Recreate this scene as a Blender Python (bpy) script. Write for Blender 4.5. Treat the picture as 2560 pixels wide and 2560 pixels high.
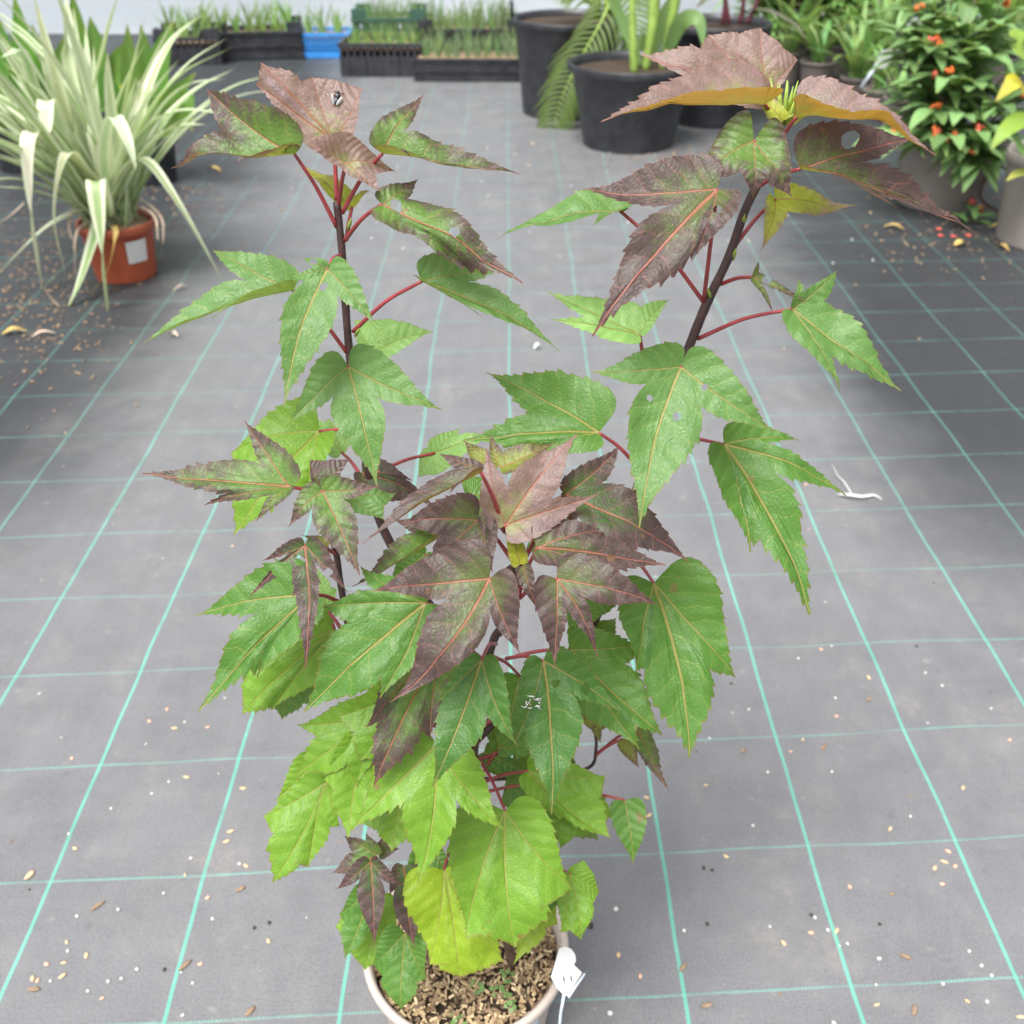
import bpy, bmesh, math, random
from mathutils import Vector, Matrix, noise
R = math.radians
rnd = random.Random(7)
for o in list(bpy.data.objects): bpy.data.objects.remove(o)
scene = bpy.context.scene
COL = scene.collection

# ------------------------------------------------------------------ camera, sky, sun, exposure
F = 2567.0; PITCH = R(33.38); CAM_H = 1.419
cd = bpy.data.cameras.new('camera'); cam = bpy.data.objects.new('camera', cd); COL.objects.link(cam)
cam.location = (0, 0, CAM_H); cam.rotation_euler = (R(90) - PITCH, 0, 0)
cd.sensor_width = 36; cd.lens = 36 * F / 2560; cd.clip_start = .02; cd.clip_end = 200
cd.dof.use_dof = True; cd.dof.focus_distance = 0.90; cd.dof.aperture_fstop = 8.0
scene.camera = cam

w = bpy.data.worlds.new('World'); scene.world = w; w.use_nodes = True
nt = w.node_tree; nt.nodes.clear()
sky = nt.nodes.new('ShaderNodeTexSky'); sky.sky_type = 'NISHITA'; sky.sun_disc = False
SUN_EL, SUN_AZ = R(62), R(-150)
sky.sun_elevation = SUN_EL; sky.sun_rotation = SUN_AZ; sky.air_density = 1.0; sky.dust_density = 4.0
hs = nt.nodes.new('ShaderNodeHueSaturation'); hs.inputs['Saturation'].default_value = 0.16
bg = nt.nodes.new('ShaderNodeBackground'); bg.inputs['Strength'].default_value = 0.135
wo = nt.nodes.new('ShaderNodeOutputWorld')
nt.links.new(sky.outputs[0], hs.inputs['Color']); nt.links.new(hs.outputs[0], bg.inputs[0]); nt.links.new(bg.outputs[0], wo.inputs[0])

sd = bpy.data.lights.new('sun', 'SUN'); sd.energy = 2.9; sd.angle = R(28); sd.color = (1, .97, .92)
sun = bpy.data.objects.new('sun', sd); COL.objects.link(sun)
# the sun stands at azimuth SUN_AZ (clockwise from +Y), elevation SUN_EL
sdir = Vector((math.sin(SUN_AZ) * math.cos(SUN_EL), math.cos(SUN_AZ) * math.cos(SUN_EL), math.sin(SUN_EL)))
sun.rotation_euler = sdir.to_track_quat('Z', 'Y').to_euler()
vs = scene.view_settings; vs.view_transform = 'Standard'; vs.look = 'None'; vs.gamma = 1; vs.exposure = 0.98
scene.cycles.use_denoising = True
scene.cycles.max_bounces = 8; scene.cycles.transparent_max_bounces = 8

# ------------------------------------------------------------------ helpers
CP, SP = math.cos(PITCH), math.sin(PITCH)
def ray(px, py):
    x = (px - 1280) / F; v = -(py - 1280) / F
    return Vector((x, CP + v * SP, -SP + v * CP))          # y component along the ground
def at(px, py, Y):
    d = ray(px, py); t = Y / d.y
    return Vector((d.x * t, Y, CAM_H + d.z * t))
def ground(px, py, z=0):
    d = ray(px, py); t = (z - CAM_H) / d.z
    return Vector((d.x * t, d.y * t, z))
def on_plane(px, py, p0, n):
    d = ray(px, py); o = Vector((0, 0, CAM_H))
    den = d.dot(n)
    if abs(den) < 1e-3: den = 1e-3
    t = (p0 - o).dot(n) / den
    return o + d * t

def link(name, me, mat, parent=None, smooth=True):
    o = bpy.data.objects.new(name, me); COL.objects.link(o)
    if mat is not None and not me.materials: me.materials.append(mat)
    if parent: o.parent = parent
    if smooth:
        me.polygons.foreach_set('use_smooth', [True] * len(me.polygons))
    return o
def obj(name, bm, mat, parent=None, smooth=True):
    me = bpy.data.meshes.new(name); bm.normal_update(); bm.to_mesh(me); bm.free()
    return link(name, me, mat, parent, smooth)
def tag(o, label=None, cat=None, group=None, kind=None):
    if label: o['label'] = label
    if cat: o['category'] = cat
    if group: o['group'] = group
    if kind: o['kind'] = kind
    return o
def empty(name, loc, label, cat, group=None):
    o = bpy.data.objects.new(name, None); COL.objects.link(o); o.location = loc
    o.empty_display_size = .05
    return tag(o, label, cat, group)
def place(o, root):
    """parent o (built in world space) to the thing's empty, keeping it where it is"""
    o.parent = root; o.matrix_parent_inverse = Matrix.Translation(-Vector(root.location))
    return o

def tube(bm, pts, rad, n=8, cap=True):
    pts = [Vector(p) for p in pts]
    rads = rad if isinstance(rad, (list, tuple)) else [rad] * len(pts)
    rings = []; up = Vector((0.13, .21, 1)).normalized()
    for i, p in enumerate(pts):
        d = (pts[min(i + 1, len(pts) - 1)] - pts[max(i - 1, 0)]).normalized()
        a = d.cross(up)
        if a.length < .05: a = d.cross(Vector((1, 0, 0)))
        a.normalize(); b = d.cross(a).normalized()
        rings.append([bm.verts.new(p + (a * math.cos(t) + b * math.sin(t)) * rads[i]) for t in [2 * math.pi * k / n for k in range(n)]])
    for r0, r1 in zip(rings, rings[1:]):
        for k in range(n): bm.faces.new((r0[k], r0[(k + 1) % n], r1[(k + 1) % n], r1[k]))
    if cap:
        bm.faces.new(list(reversed(rings[0]))); bm.faces.new(rings[-1])
def lathe(bm, prof, c=(0, 0, 0), n=64):
    c = Vector(c); rings = []
    for r, z in prof:
        if r < 1e-6: rings.append([bm.verts.new(c + Vector((0, 0, z)))] * n)
        else: rings.append([bm.verts.new(c + Vector((r * math.cos(2 * math.pi * k / n), r * math.sin(2 * math.pi * k / n), z))) for k in range(n)])
    for r0, r1 in zip(rings, rings[1:]):
        for k in range(n):
            q = [r0[k], r0[(k + 1) % n], r1[(k + 1) % n], r1[k]]
            u = []
            for v in q:
                if v not in u: u.append(v)
            if len(u) > 2: bm.faces.new(u)
def box(bm, c, s, rz=0, tilt=None):
    m = Matrix.Translation(Vector(c)) @ Matrix.Rotation(rz, 4, 'Z')
    if tilt is not None: m = m @ tilt
    vs_ = [bm.verts.new(m @ Vector((x * s[0] / 2, y * s[1] / 2, z * s[2] / 2))) for x in (-1, 1) for y in (-1, 1) for z in (-1, 1)]
    for f in ((0, 1, 3, 2), (4, 6, 7, 5), (0, 4, 5, 1), (2, 3, 7, 6), (0, 2, 6, 4), (1, 5, 7, 3)): bm.faces.new([vs_[i] for i in f])
def spline(pts, n):
    """Catmull-Rom through pts, n samples a segment"""
    P = [Vector(p) for p in pts]; P = [2 * P[0] - P[1]] + P + [2 * P[-1] - P[-2]]; out = []
    for i in range(1, len(P) - 2):
        a, b, c, d = P[i - 1:i + 3]
        for k in range(n):
            t = k / n
            out.append(.5 * (2 * b + (c - a) * t + (2 * a - 5 * b + 4 * c - d) * t * t + (3 * b - a - 3 * c + d) * t ** 3))
    out.append(P[-2]); return out

# ------------------------------------------------------------------ materials
class NT:
    def __init__(s, name):
        s.m = bpy.data.materials.new(name); s.m.use_nodes = True; s.t = s.m.node_tree; s.t.nodes.clear()
        s.out = s.n('ShaderNodeOutputMaterial')
    def n(s, typ, **kw):
        x = s.t.nodes.new(typ)
        for k, v in kw.items():
            if k.startswith('i_'): s.set(x.inputs[k[2:].replace('_', ' ')], v)
            else: setattr(x, k, v)
        return x
    def set(s, inp, v):
        if isinstance(v, bpy.types.NodeSocket): s.t.links.new(v, inp)
        elif isinstance(v, (tuple, list)) and len(v) == 3 and inp.type == 'RGBA': inp.default_value = (*v, 1)
        else: inp.default_value = v
    def math(s, op, a, b=0, c=None, clamp=False):
        x = s.n('ShaderNodeMath', operation=op, use_clamp=clamp); s.set(x.inputs[0], a); s.set(x.inputs[1], b)
        if c is not None: s.set(x.inputs[2], c)
        return x.outputs[0]
    def mix(s, f, a, b, blend='MIX'):
        x = s.n('ShaderNodeMix', data_type='RGBA', blend_type=blend); s.set(x.inputs[0], f); s.set(x.inputs[6], a); s.set(x.inputs[7], b)
        return x.outputs[2]
    def rng(s, v, a, b, c=0, d=1, smooth=False):
        x = s.n('ShaderNodeMapRange'); x.interpolation_type = 'SMOOTHSTEP' if smooth else 'LINEAR'
        for i, q in enumerate((v, a, b, c, d)): s.set(x.inputs[i], q)
        return x.outputs[0]
    def noise(s, vec, scale, detail=3, rough=.55, out=0):
        x = s.n('ShaderNodeTexNoise'); x.inputs['Scale'].default_value = scale; x.inputs['Detail'].default_value = detail; x.inputs['Roughness'].default_value = rough
        if vec is not None: s.t.links.new(vec, x.inputs['Vector'])
        return x.outputs[out]
    def surf(s, sh): s.t.links.new(sh, s.out.inputs['Surface'])
    def bump(s, h, strength=.4, dist=.002):
        x = s.n('ShaderNodeBump'); x.inputs['Strength'].default_value = strength; x.inputs['Distance'].default_value = dist; s.set(x.inputs['Height'], h)
        return x.outputs[0]

def simple(name, col, rough=.6, var=.15, scale=20, bump=.0, spec=.4, dark=None, coord='Object', dist=.002):
    k = NT(name); tc = k.n('ShaderNodeTexCoord').outputs[coord]
    nz = k.noise(tc, scale, 5)
    a = tuple(c * (1 - var) for c in col) if dark is None else dark; b = tuple(min(1, c * (1 + var)) for c in col)
    c = k.mix(k.rng(nz, .3, .7), a, b)
    p = k.n('ShaderNodeBsdfPrincipled', i_Base_Color=c, i_Roughness=rough); p.inputs['Specular IOR Level'].default_value = spec
    if bump: k.set(p.inputs['Normal'], k.bump(k.noise(tc, scale * 3, 6, .7), bump, dist))
    k.surf(p.outputs[0]); return k.m

def leafish(name, stripes=None, rough=.42, transl=.3, tcol=(.35, .45, .06), uvvein=False):
    """strap and small leaves: colour from the object's own colour, lengthwise bands from UV"""
    k = NT(name); oi = k.n('ShaderNodeObjectInfo'); uv = k.n('ShaderNodeUVMap').outputs[0]
    sx = k.n('ShaderNodeSeparateXYZ'); k.t.links.new(uv, sx.inputs[0]); s, u = sx.outputs[0], sx.outputs[1]
    au = k.math('ABSOLUTE', u); tc = k.n('ShaderNodeTexCoord').outputs['Object']
    c = k.mix(k.rng(k.noise(tc, 9, 3), .3, .7, 0, .55), oi.outputs['Color'], k.mix(.75, oi.outputs['Color'], (.12, .2, .03), 'MIX'))
    if stripes:
        edge = k.rng(k.math('ADD', au, k.math('MULTIPLY', k.noise(uv, 25, 2), .3)), .52, .72, 0, 1, True)
        c = k.mix(k.math('MULTIPLY', edge, .85), c, stripes)
        fine = k.rng(k.math('SINE', k.math('MULTIPLY', u, 40)), -.2, 1, 0, .35)
        c = k.mix(fine, c, stripes)
    else:
        c = k.mix(k.rng(au, .0, .12, .55, 0, True), c, (.2, .32, .1))
    # yellowed, drying tips
    c = k.mix(k.rng(s, .9, 1.0, 0, .5), c, (.34, .27, .08))
    p = k.n('ShaderNodeBsdfPrincipled', i_Base_Color=c, i_Roughness=rough); p.inputs['Specular IOR Level'].default_value = .45
    k.set(p.inputs['Normal'], k.bump(k.math('SINE', k.math('MULTIPLY', u, 34)), .25, .002))
    t = k.n('ShaderNodeBsdfTranslucent', i_Color=k.mix(.45, c, tcol))
    m = k.n('ShaderNodeMixShader'); m.inputs[0].default_value = transl
    k.t.links.new(p.outputs[0], m.inputs[1]); k.t.links.new(t.outputs[0], m.inputs[2]); k.surf(m.outputs[0])
    return k.m

def hibiscus_leaf_material():
    k = NT('hibiscus_leaf'); oi = k.n('ShaderNodeObjectInfo'); uv = k.n('ShaderNodeUVMap').outputs[0]
    sx = k.n('ShaderNodeSeparateXYZ'); k.t.links.new(uv, sx.inputs[0]); s, u = sx.outputs[0], sx.outputs[1]
    au = k.math('ABSOLUTE', u); tc = k.n('ShaderNodeTexCoord').outputs['Object']
    mv = k.n('ShaderNodeVectorMath', operation='ADD'); k.t.links.new(tc, mv.inputs[0])
    rv = k.n('ShaderNodeCombineXYZ'); k.set(rv.inputs[0], k.math('MULTIPLY', oi.outputs['Random'], 9)); k.t.links.new(rv.outputs[0], mv.inputs[1])
    pos = mv.outputs[0]
    A = oi.outputs['Alpha']; base = oi.outputs['Color']
    # main veins
    wv = k.rng(s, 0, 1, .0135, .0035)
    vm = k.rng(k.math('DIVIDE', au, wv), .45, 1.0, 1, 0, True)
    # side veins, running forward from the midrib and curving on
    wig = k.math('MULTIPLY', k.math('SUBTRACT', k.noise(pos, 36, 3), .5), .20)
    q = k.math('MULTIPLY', k.math('SUBTRACT', k.math('SUBTRACT', k.math('ADD', s, wig), k.math('MULTIPLY', au, .55)), k.math('MULTIPLY', k.math('MULTIPLY', au, au), .9)), 6.2)
    q = k.math('ADD', q, k.math('MULTIPLY', k.math('SIGN', u), .22))
    tri = k.math('ABSOLUTE', k.math('SUBTRACT', k.math('FRACT', q), .5))        # .5 on a vein, 0 halfway
    sv = k.math('MULTIPLY', k.rng(tri, .455, .497, 0, 1, True), k.rng(au, .004, .02, 0, 1))
    # small net of veins
    vo = k.n('ShaderNodeTexVoronoi', feature='DISTANCE_TO_EDGE'); vo.inputs['Scale'].default_value = 230; k.t.links.new(pos, vo.inputs['Vector'])
    net = k.rng(vo.outputs[0], 0, .16, 1, 0, True)
    n1 = k.noise(pos, 26, 4, .6); n2 = k.noise(pos, 160, 3, .6); n3 = k.noise(pos, 700, 2)
    # green with lighter and darker patches
    g = k.mix(k.rng(n1, .32, .68, 0, .3), base, k.mix(1, base, (.62, .72, .55), 'MULTIPLY'))
    g = k.mix(k.rng(n2, .35, .7, 0, .25), g, k.mix(1, base, (1.35, 1.25, 1.1), 'MULTIPLY'))
    # maroon flush, strongest at margins and tips
    pur = k.mix(k.rng(n2, .3, .7), (.050, .030, .031), (.100, .065, .064))
    sr = k.n('ShaderNodeSeparateColor'); k.t.links.new(base, sr.inputs[0])
    pur = k.mix(k.rng(sr.outputs[0], .2, .24), pur, k.mix(k.rng(n2, .3, .7), (.160, .100, .110), (.235, .155, .165)))
    f = k.math('ADD', k.math('MULTIPLY', k.math('SUBTRACT', A, .18), 1.75), k.math('MULTIPLY', k.math('SUBTRACT', n1, .5), 1.0))
    f = k.math('ADD', f, k.math('MULTIPLY', k.math('SUBTRACT', n2, .5), 1.3))
    uv2 = k.n('ShaderNodeUVMap', uv_map='Rim').outputs[0]; s2 = k.n('ShaderNodeSeparateXYZ'); k.t.links.new(uv2, s2.inputs[0]); rim = s2.outputs[0]
    f = k.math('ADD', f, k.rng(rim, .15, 1, -.5, .28))
    f = k.math('ADD', f, k.math('MULTIPLY', k.rng(s, .3, .9, -.1, .15), 1))
    f = k.math('MULTIPLY', k.rng(f, .1, .9, 0, .95, True), k.rng(A, .17, .3, 0, 1))
    c = k.mix(f, g, pur)
    red = k.rng(A, .0, .5, .12, .95)
    vcol = k.mix(red, (.30, .34, .075), (.40, .125, .10))
    c = k.mix(k.math('MULTIPLY', sv, .46), c, k.mix(.4, vcol, k.mix(1, c, (1.6, 1.6, 1.5), 'MULTIPLY')))
    c = k.mix(k.math('MULTIPLY', net, .16), c, k.mix(1, c, (.55, .6, .5), 'MULTIPLY'))
    c = k.mix(k.math('MULTIPLY', vm, .8), c, vcol)
    rimm = k.rng(k.math('ADD', rim, k.math('MULTIPLY', k.math('SUBTRACT', n2, .5), .03)), .972, .995, 0, .55)
    c = k.mix(rimm, c, k.mix(red, (.20, .13, .03), (.15, .05, .04)))
    inter = k.math('MULTIPLY', k.rng(tri, .02, .45, .24, 0, True), k.rng(au, .01, .05, 0, 1))
    c = k.mix(inter, c, k.mix(1, c, (.60, .66, .55), 'MULTIPLY'))
    # a few brown specks and scars
    spk = k.math('MULTIPLY', k.rng(k.noise(pos, 48, 2, .5), .73, .77, 0, 1), .7)
    c = k.mix(spk, c, (.19, .10, .045))
    # underside: paler, matt
    under = k.mix(.7, c, k.mix(k.rng(A, .2, .6), (.17, .27, .06), (.36, .25, .03)))
    under = k.mix(k.math('MULTIPLY', sv, .4), under, vcol)
    bf = k.n('ShaderNodeNewGeometry').outputs['Backfacing']
    col = k.mix(bf, c, under)
    h = k.math('MULTIPLY', k.rng(tri, .02, .5, 1, 0, True), .55)
    h = k.math('SUBTRACT', h, k.math('MULTIPLY', vm, .7))
    h = k.math('ADD', h, k.math('MULTIPLY', k.rng(vo.outputs[0], 0, .35, 0, .5, True), .42))
    h = k.math('ADD', h, k.math('MULTIPLY', n3, .12))
    nrm = k.bump(h, .5, .0018)
    p = k.n('ShaderNodeBsdfPrincipled', i_Base_Color=col, i_Roughness=k.rng(n2, .3, .7, .42, .58)); p.inputs['Specular IOR Level'].default_value = .5
    k.set(p.inputs['Normal'], nrm)
    tr = k.mix(f, k.mix(.5, col, (.33, .42, .03)), k.mix(k.rng(sr.outputs[0], .12, .24), (.16, .045, .05), (.50, .27, .03)))
    t = k.n('ShaderNodeBsdfTranslucent', i_Color=tr); k.set(t.inputs['Normal'], nrm)
    m = k.n('ShaderNodeMixShader'); m.inputs[0].default_value = .36
    k.t.links.new(p.outputs[0], m.inputs[1]); k.t.links.new(t.outputs[0], m.inputs[2]); k.surf(m.outputs[0])
    return k.m

def ground_material():
    k = NT('woven_ground_cover'); tc = k.n('ShaderNodeTexCoord').outputs['Object']
    wob = k.noise(tc, 2.2, 2, .5, 1)
    sub = k.n('ShaderNodeVectorMath', operation='MULTIPLY_ADD'); k.t.links.new(wob, sub.inputs[0]); sub.inputs[1].default_value = (.022, .026, 0); sub.inputs[2].default_value = (-.011, -.013, 0)
    add = k.n('ShaderNodeVectorMath', operation='ADD'); k.t.links.new(tc, add.inputs[0]); k.t.links.new(sub.outputs[0], add.inputs[1])
    sx = k.n('ShaderNodeSeparateXYZ'); k.t.links.new(add.outputs[0], sx.inputs[0])
    cy, sy = math.cos(.00425), math.sin(.00425)
    X = k.math('ADD', k.math('MULTIPLY', sx.outputs[0], cy), k.math('MULTIPLY', sx.outputs[1], sy))
    Y = k.math('SUBTRACT', k.math('MULTIPLY', sx.outputs[1], cy), k.math('MULTIPLY', sx.outputs[0], sy))
    def dist_line(v, off, step):
        q = k.math('ADD', k.math('DIVIDE', k.math('SUBTRACT', v, off), step), 100.5)
        return k.math('MULTIPLY', k.math('ABSOLUTE', k.math('SUBTRACT', k.math('FRACT', q), .5)), step)
    dl = dist_line(X, .0042, .25)
    dr = dist_line(k.math('SUBTRACT', Y, k.math('MULTIPLY', X, .0535)), .6014, .2522)
    # braid of the coloured yarns
    br_l = k.math('ABSOLUTE', k.math('SINE', k.math('ADD', k.math('MULTIPLY', Y, 420), k.math('MULTIPLY', dl, 520))))
    br_r = k.math('ABSOLUTE', k.math('SINE', k.math('ADD', k.math('MULTIPLY', X, 520), k.math('MULTIPLY', dr, 400))))
    ml = k.math('MULTIPLY', k.rng(dl, .0023, .0036, 1, 0, True), k.rng(br_l, 0, .5, .55, 1))
    ml = k.math('MULTIPLY', ml, k.math('MULTIPLY', k.rng(Y, 1.6, 5.0, 1, .42), k.rng(k.noise(tc, 9, 4, .7), .28, .45, .55, 1)))  # sheen over the far lines put into their colour, fading with distance
    mr = k.math('MULTIPLY', k.rng(dr, .0014, .0029, 1, 0, True), k.rng(br_r, .1, .7, .12, .78))
    # the weave: warp and weft ribs, and worn, dusty patches
    wv = k.math('MULTIPLY', k.math('SINE', k.math('MULTIPLY', X, 2100)), k.math('SINE', k.math('MULTIPLY', Y, 1500)))
    st = k.n('ShaderNodeMapping'); st.inputs['Scale'].default_value = (30, 2.0, 1); k.t.links.new(tc, st.inputs[0])
    streak = k.noise(st.outputs[0], 1.0, 4, .6)
    st2 = k.n('ShaderNodeMapping'); st2.inputs['Scale'].default_value = (2.5, 55, 1); k.t.links.new(tc, st2.inputs[0])
    streak2 = k.noise(st2.outputs[0], 1.0, 4, .6)
    big = k.noise(tc, 1.1, 4, .6); mid = k.noise(tc, 7, 5, .65); fine = k.noise(tc, 240, 4, .8)
    c = k.mix(k.rng(mid, .34, .66), (.104, .107, .108), (.174, .178, .179))
    c = k.mix(k.rng(big, .35, .7, 0, .5), c, (.208, .213, .215))
    c = k.mix(k.rng(streak, .3, .7, 0, .4), c, (.105, .106, .118))
    c = k.mix(k.rng(streak2, .35, .7, 0, .13), c, (.25, .25, .262))
    c = k.mix(k.rng(fine, .40, .62, 0, .42), c, (.31, .308, .31))
    c = k.mix(k.rng(k.noise(tc, 330, 2, .6), .36, .5, .5, 0), c, (.075, .076, .082))
    c = k.mix(k.rng(wv, -.6, .9, .75, 0), c, (.085, .086, .098))
    dust = k.math('MULTIPLY', k.rng(k.noise(tc, 3.3, 6, .7), .54, .74, 0, .42), k.rng(k.noise(tc, 42, 4, .7), .35, .65))
    c = k.mix(dust, c, (.32, .27, .225))
    blot = k.rng(k.noise(tc, 24, 3, .6), .66, .76, 0, .3)
    c = k.mix(blot, c, (.34, .335, .33))
    dk = k.rng(k.noise(tc, 33, 3, .6), .27, .36, .35, 0)
    c = k.mix(dk, c, (.07, .068, .07))
    # shade under the plants at both sides, painted into the cover's colour
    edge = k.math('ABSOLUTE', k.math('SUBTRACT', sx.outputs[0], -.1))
    side_shade = k.rng(k.math('ADD', edge, k.math('MULTIPLY', k.math('SUBTRACT', big, .5), .9)), .85, 1.45, 0, .88, True)
    side_shade = k.math('MULTIPLY', side_shade, k.rng(sx.outputs[1], 1.2, 2.6, 0, 1, True))
    c = k.mix(side_shade, c, (.022, .024, .028))
    teal_l = k.mix(k.rng(mid, .3, .7), (.08, .30, .235), (.13, .39, .32))
    c = k.mix(k.math('MULTIPLY', ml, k.rng(side_shade, 0, .62, .92, .45)), c, teal_l)
    c = k.mix(k.math('MULTIPLY', mr, k.rng(k.noise(tc, 6, 4, .7), .34, .62, .15, .75)), c, (.13, .40, .33))
    h = k.math('ADD', k.math('MULTIPLY', wv, .25), k.math('ADD', k.math('MULTIPLY', ml, 1.2), mr))
    h = k.math('ADD', h, k.math('MULTIPLY', streak, 2.0))
    worn = k.rng(k.noise(tc, 13, 5, .7), .5, .68, 0, .3)
    c = k.mix(worn, c, k.mix(1, c, (1.35, 1.34, 1.3), 'MULTIPLY'))
    mapc = k.n('ShaderNodeMapping'); mapc.inputs['Scale'].default_value = (6, .8, 1); mapc.inputs['Rotation'].default_value = (0, 0, .12); k.t.links.new(tc, mapc.inputs[0])
    crease = k.noise(mapc.outputs[0], 1.6, 3, .5)
    p = k.n('ShaderNodeBsdfPrincipled', i_Base_Color=c, i_Roughness=k.rng(mid, .3, .7, .36, .56)); k.set(p.inputs['Specular IOR Level'], k.rng(side_shade, 0, .85, .62, .22))
    k.set(p.inputs['Normal'], k.bump(k.math('ADD', h, k.math('MULTIPLY', crease, 14)), .35, .0014))
    k.surf(p.outputs[0]); return k.m

M = {}
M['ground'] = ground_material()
M['hib'] = hibiscus_leaf_material()
M['stem'] = simple('dark_stem_bark', (.045, .020, .020), .45, .45, 90, .5, spec=.5)
M['stem_brown'] = simple('brown_stem_bark', (.10, .065, .045), .6, .4, 90, .5)
M['petiole'] = simple('red_petiole', (.25, .035, .040), .38, .3, 60, .2, spec=.5)
M['bud'] = simple('green_bud', (.24, .34, .05), .5, .3, 80)
M['taupe'] = simple('taupe_pot_plastic', (.47, .40, .355), .42, .06, 6, .06)
M['taupe_dark'] = simple('grey_brown_pot_plastic', (.165, .14, .128), .5, .12, 6, .06)
M['greige'] = simple('grey_pot_plastic', (.25, .225, .205), .45, .1, 6, .06)
M['black'] = simple('black_pot_plastic', (.023, .024, .029), .40, .5, 14, .1, spec=.5)
M['terra'] = simple('terracotta_plastic', (.33, .075, .036), .42, .12, 8, .05)
M['soil'] = simple('dark_compost', (.055, .036, .024), .9, .5, 60, .9, dist=.01)
M['tan_soil'] = simple('tan_compost', (.27, .19, .12), .9, .45, 70, .9, dist=.01)
M['white'] = simple('white_plastic', (.56, .56, .56), .4, .03, 8)
M['clear'] = simple('worn_label_film', (.50, .56, .64), .3, .1, 30)
M['blue'] = simple('blue_crate_plastic', (.035, .23, .62), .42, .15, 9)
M['crate_green'] = simple('dark_green_crate_plastic', (.035, .085, .06), .45, .2, 9)
M['lime_tub'] = simple('lime_yellow_plastic', (.55, .60, .02), .4, .12, 4)
M['strap'] = leafish('variegated_strap_leaf', (.74, .78, .58), .38, .30)
M['green_leaf'] = leafish('plain_green_leaf', None, .46, .30)
M['dead'] = simple('dry_dead_leaf', (.47, .36, .28), .75, .3, 30, .4)
M['dead_y'] = simple('yellow_dead_leaf', (.40, .28, .09), .6, .3, 30, .3)
M['petal_o'] = simple('orange_flower', (.66, .15, .035), .5, .35, 40)
M['petal_r'] = simple('coral_flower', (.62, .11, .085), .5, .3, 40)
M['twig'] = simple('brown_twig', (.12, .07, .05), .7, .4, 50, .5)
M['redstem'] = simple('wine_red_stem', (.085, .022, .03), .4, .3, 30)
M['cane'] = simple('pale_green_cane', (.22, .33, .07), .4, .3, 14)
M['sticker'] = simple('printed_film', (.62, .64, .66), .3, .2, 90)
M['fly'] = simple('fly_body', (.02, .022, .025), .3, .3, 300, spec=.7)
M['wing'] = simple('fly_wing', (.16, .16, .17), .25, .1, 300, spec=.6)
M['chip'] = simple('pale_wood_chip', (.55, .41, .25), .8, .3, 120, .5)
M['chip2'] = simple('brown_wood_chip', (.25, .175, .115), .85, .35, 120, .5)
M['perl'] = simple('white_perlite', (.52, .51, .49), .8, .08, 200, .3)
M['pink'] = simple('dusty_pink_chip', (.62, .36, .26), .8, .2, 120, .3)
M['grit'] = simple('dark_grit', (.05, .045, .04), .9, .3, 120, .3)
# ------------------------------------------------------------------ ground and tunnel wall
bm = bmesh.new()
vs_ = [bm.verts.new(p) for p in ((-40, -30, 0), (40, -30, 0), (40, 60, 0), (-40, 60, 0))]; bm.faces.new(vs_)
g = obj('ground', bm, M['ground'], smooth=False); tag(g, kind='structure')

# ------------------------------------------------------------------ the potted hibiscus
POT_C = Vector((-.060, .805, 0)); RIM_Z = .222
hib = empty('potted_hibiscus', POT_C, 'tall potted shrub with maroon and green lobed leaves in a taupe pot in the foreground', 'potted plant')

def pot_mesh(r_top, r_bot, h, lip=.012, lip_h=.02, wall=.004, n=96, feet=0):
    bm = bmesh.new()
    prof = [(0, .004), (r_bot - .004, .004), (r_bot - .004, .0), (r_bot, .0), (r_bot + .001, .006),
            (r_bot + (r_top - lip - r_bot) * .97, h - lip_h - .004), (r_top - lip * .9, h - lip_h), (r_top - .002, h - lip_h + .001), (r_top, h - lip_h + .004),
            (r_top, h - .004), (r_top - .0015, h - .001), (r_top - .004, h), (r_top - lip * .7, h - .001), (r_top - lip, h - .004), (r_top - lip - .002, h - lip_h),
            (r_bot - .006, .012), (0, .010)]
    lathe(bm, prof, n=n); return bm
p = obj('pot', pot_mesh(.1335, .098, RIM_Z, .010, .016), M['taupe'], hib)
bm = bmesh.new()
lathe(bm, [(0, .190), (.06, .192), (.1205, .187)], n=40)
place_soil = obj('soil', bm, M['soil'], hib)
# mulch of husks and chips
bm = bmesh.new()
for i in range(2000):
    r = .119 * math.sqrt(rnd.random()); a = rnd.uniform(0, 6.283)
    t = Matrix.Rotation(rnd.gauss(0, .45), 4, 'X') @ Matrix.Rotation(rnd.gauss(0, .45), 4, 'Y')
    l = rnd.uniform(.004, .013)
    box(bm, (r * math.cos(a), r * math.sin(a), .191 + rnd.random() * .010), (l, rnd.uniform(.0020, .0042), rnd.uniform(.001, .0028)), rnd.uniform(0, 6.28), t)
mul = obj('bark_mulch', bm, None, hib, False); tag(mul, kind='stuff')
def mulch_mat():
    k = NT('husk_mulch'); gn = k.n('ShaderNodeNewGeometry'); rp = gn.outputs['Random Per Island']
    tc = k.n('ShaderNodeTexCoord').outputs['Object']
    cr = k.n('ShaderNodeValToRGB'); cr.color_ramp.elements[0].color = (.085, .055, .035, 1); cr.color_ramp.elements[1].color = (.66, .52, .32, 1)
    e = cr.color_ramp.elements.new(.35); e.color = (.31, .21, .12, 1)
    e = cr.color_ramp.elements.new(.7); e.color = (.52, .39, .22, 1)
    k.t.links.new(rp, cr.inputs[0])
    st = k.noise(tc, 420, 3)
    c = k.mix(k.rng(st, .35, .7, 0, .5), cr.outputs[0], (.14, .09, .05))
    pr = k.n('ShaderNodeBsdfPrincipled', i_Base_Color=c, i_Roughness=.8); k.set(pr.inputs['Normal'], k.bump(st, .5, .001)); k.surf(pr.outputs[0]); return k.m
mul.data.materials.append(mulch_mat())
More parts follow.
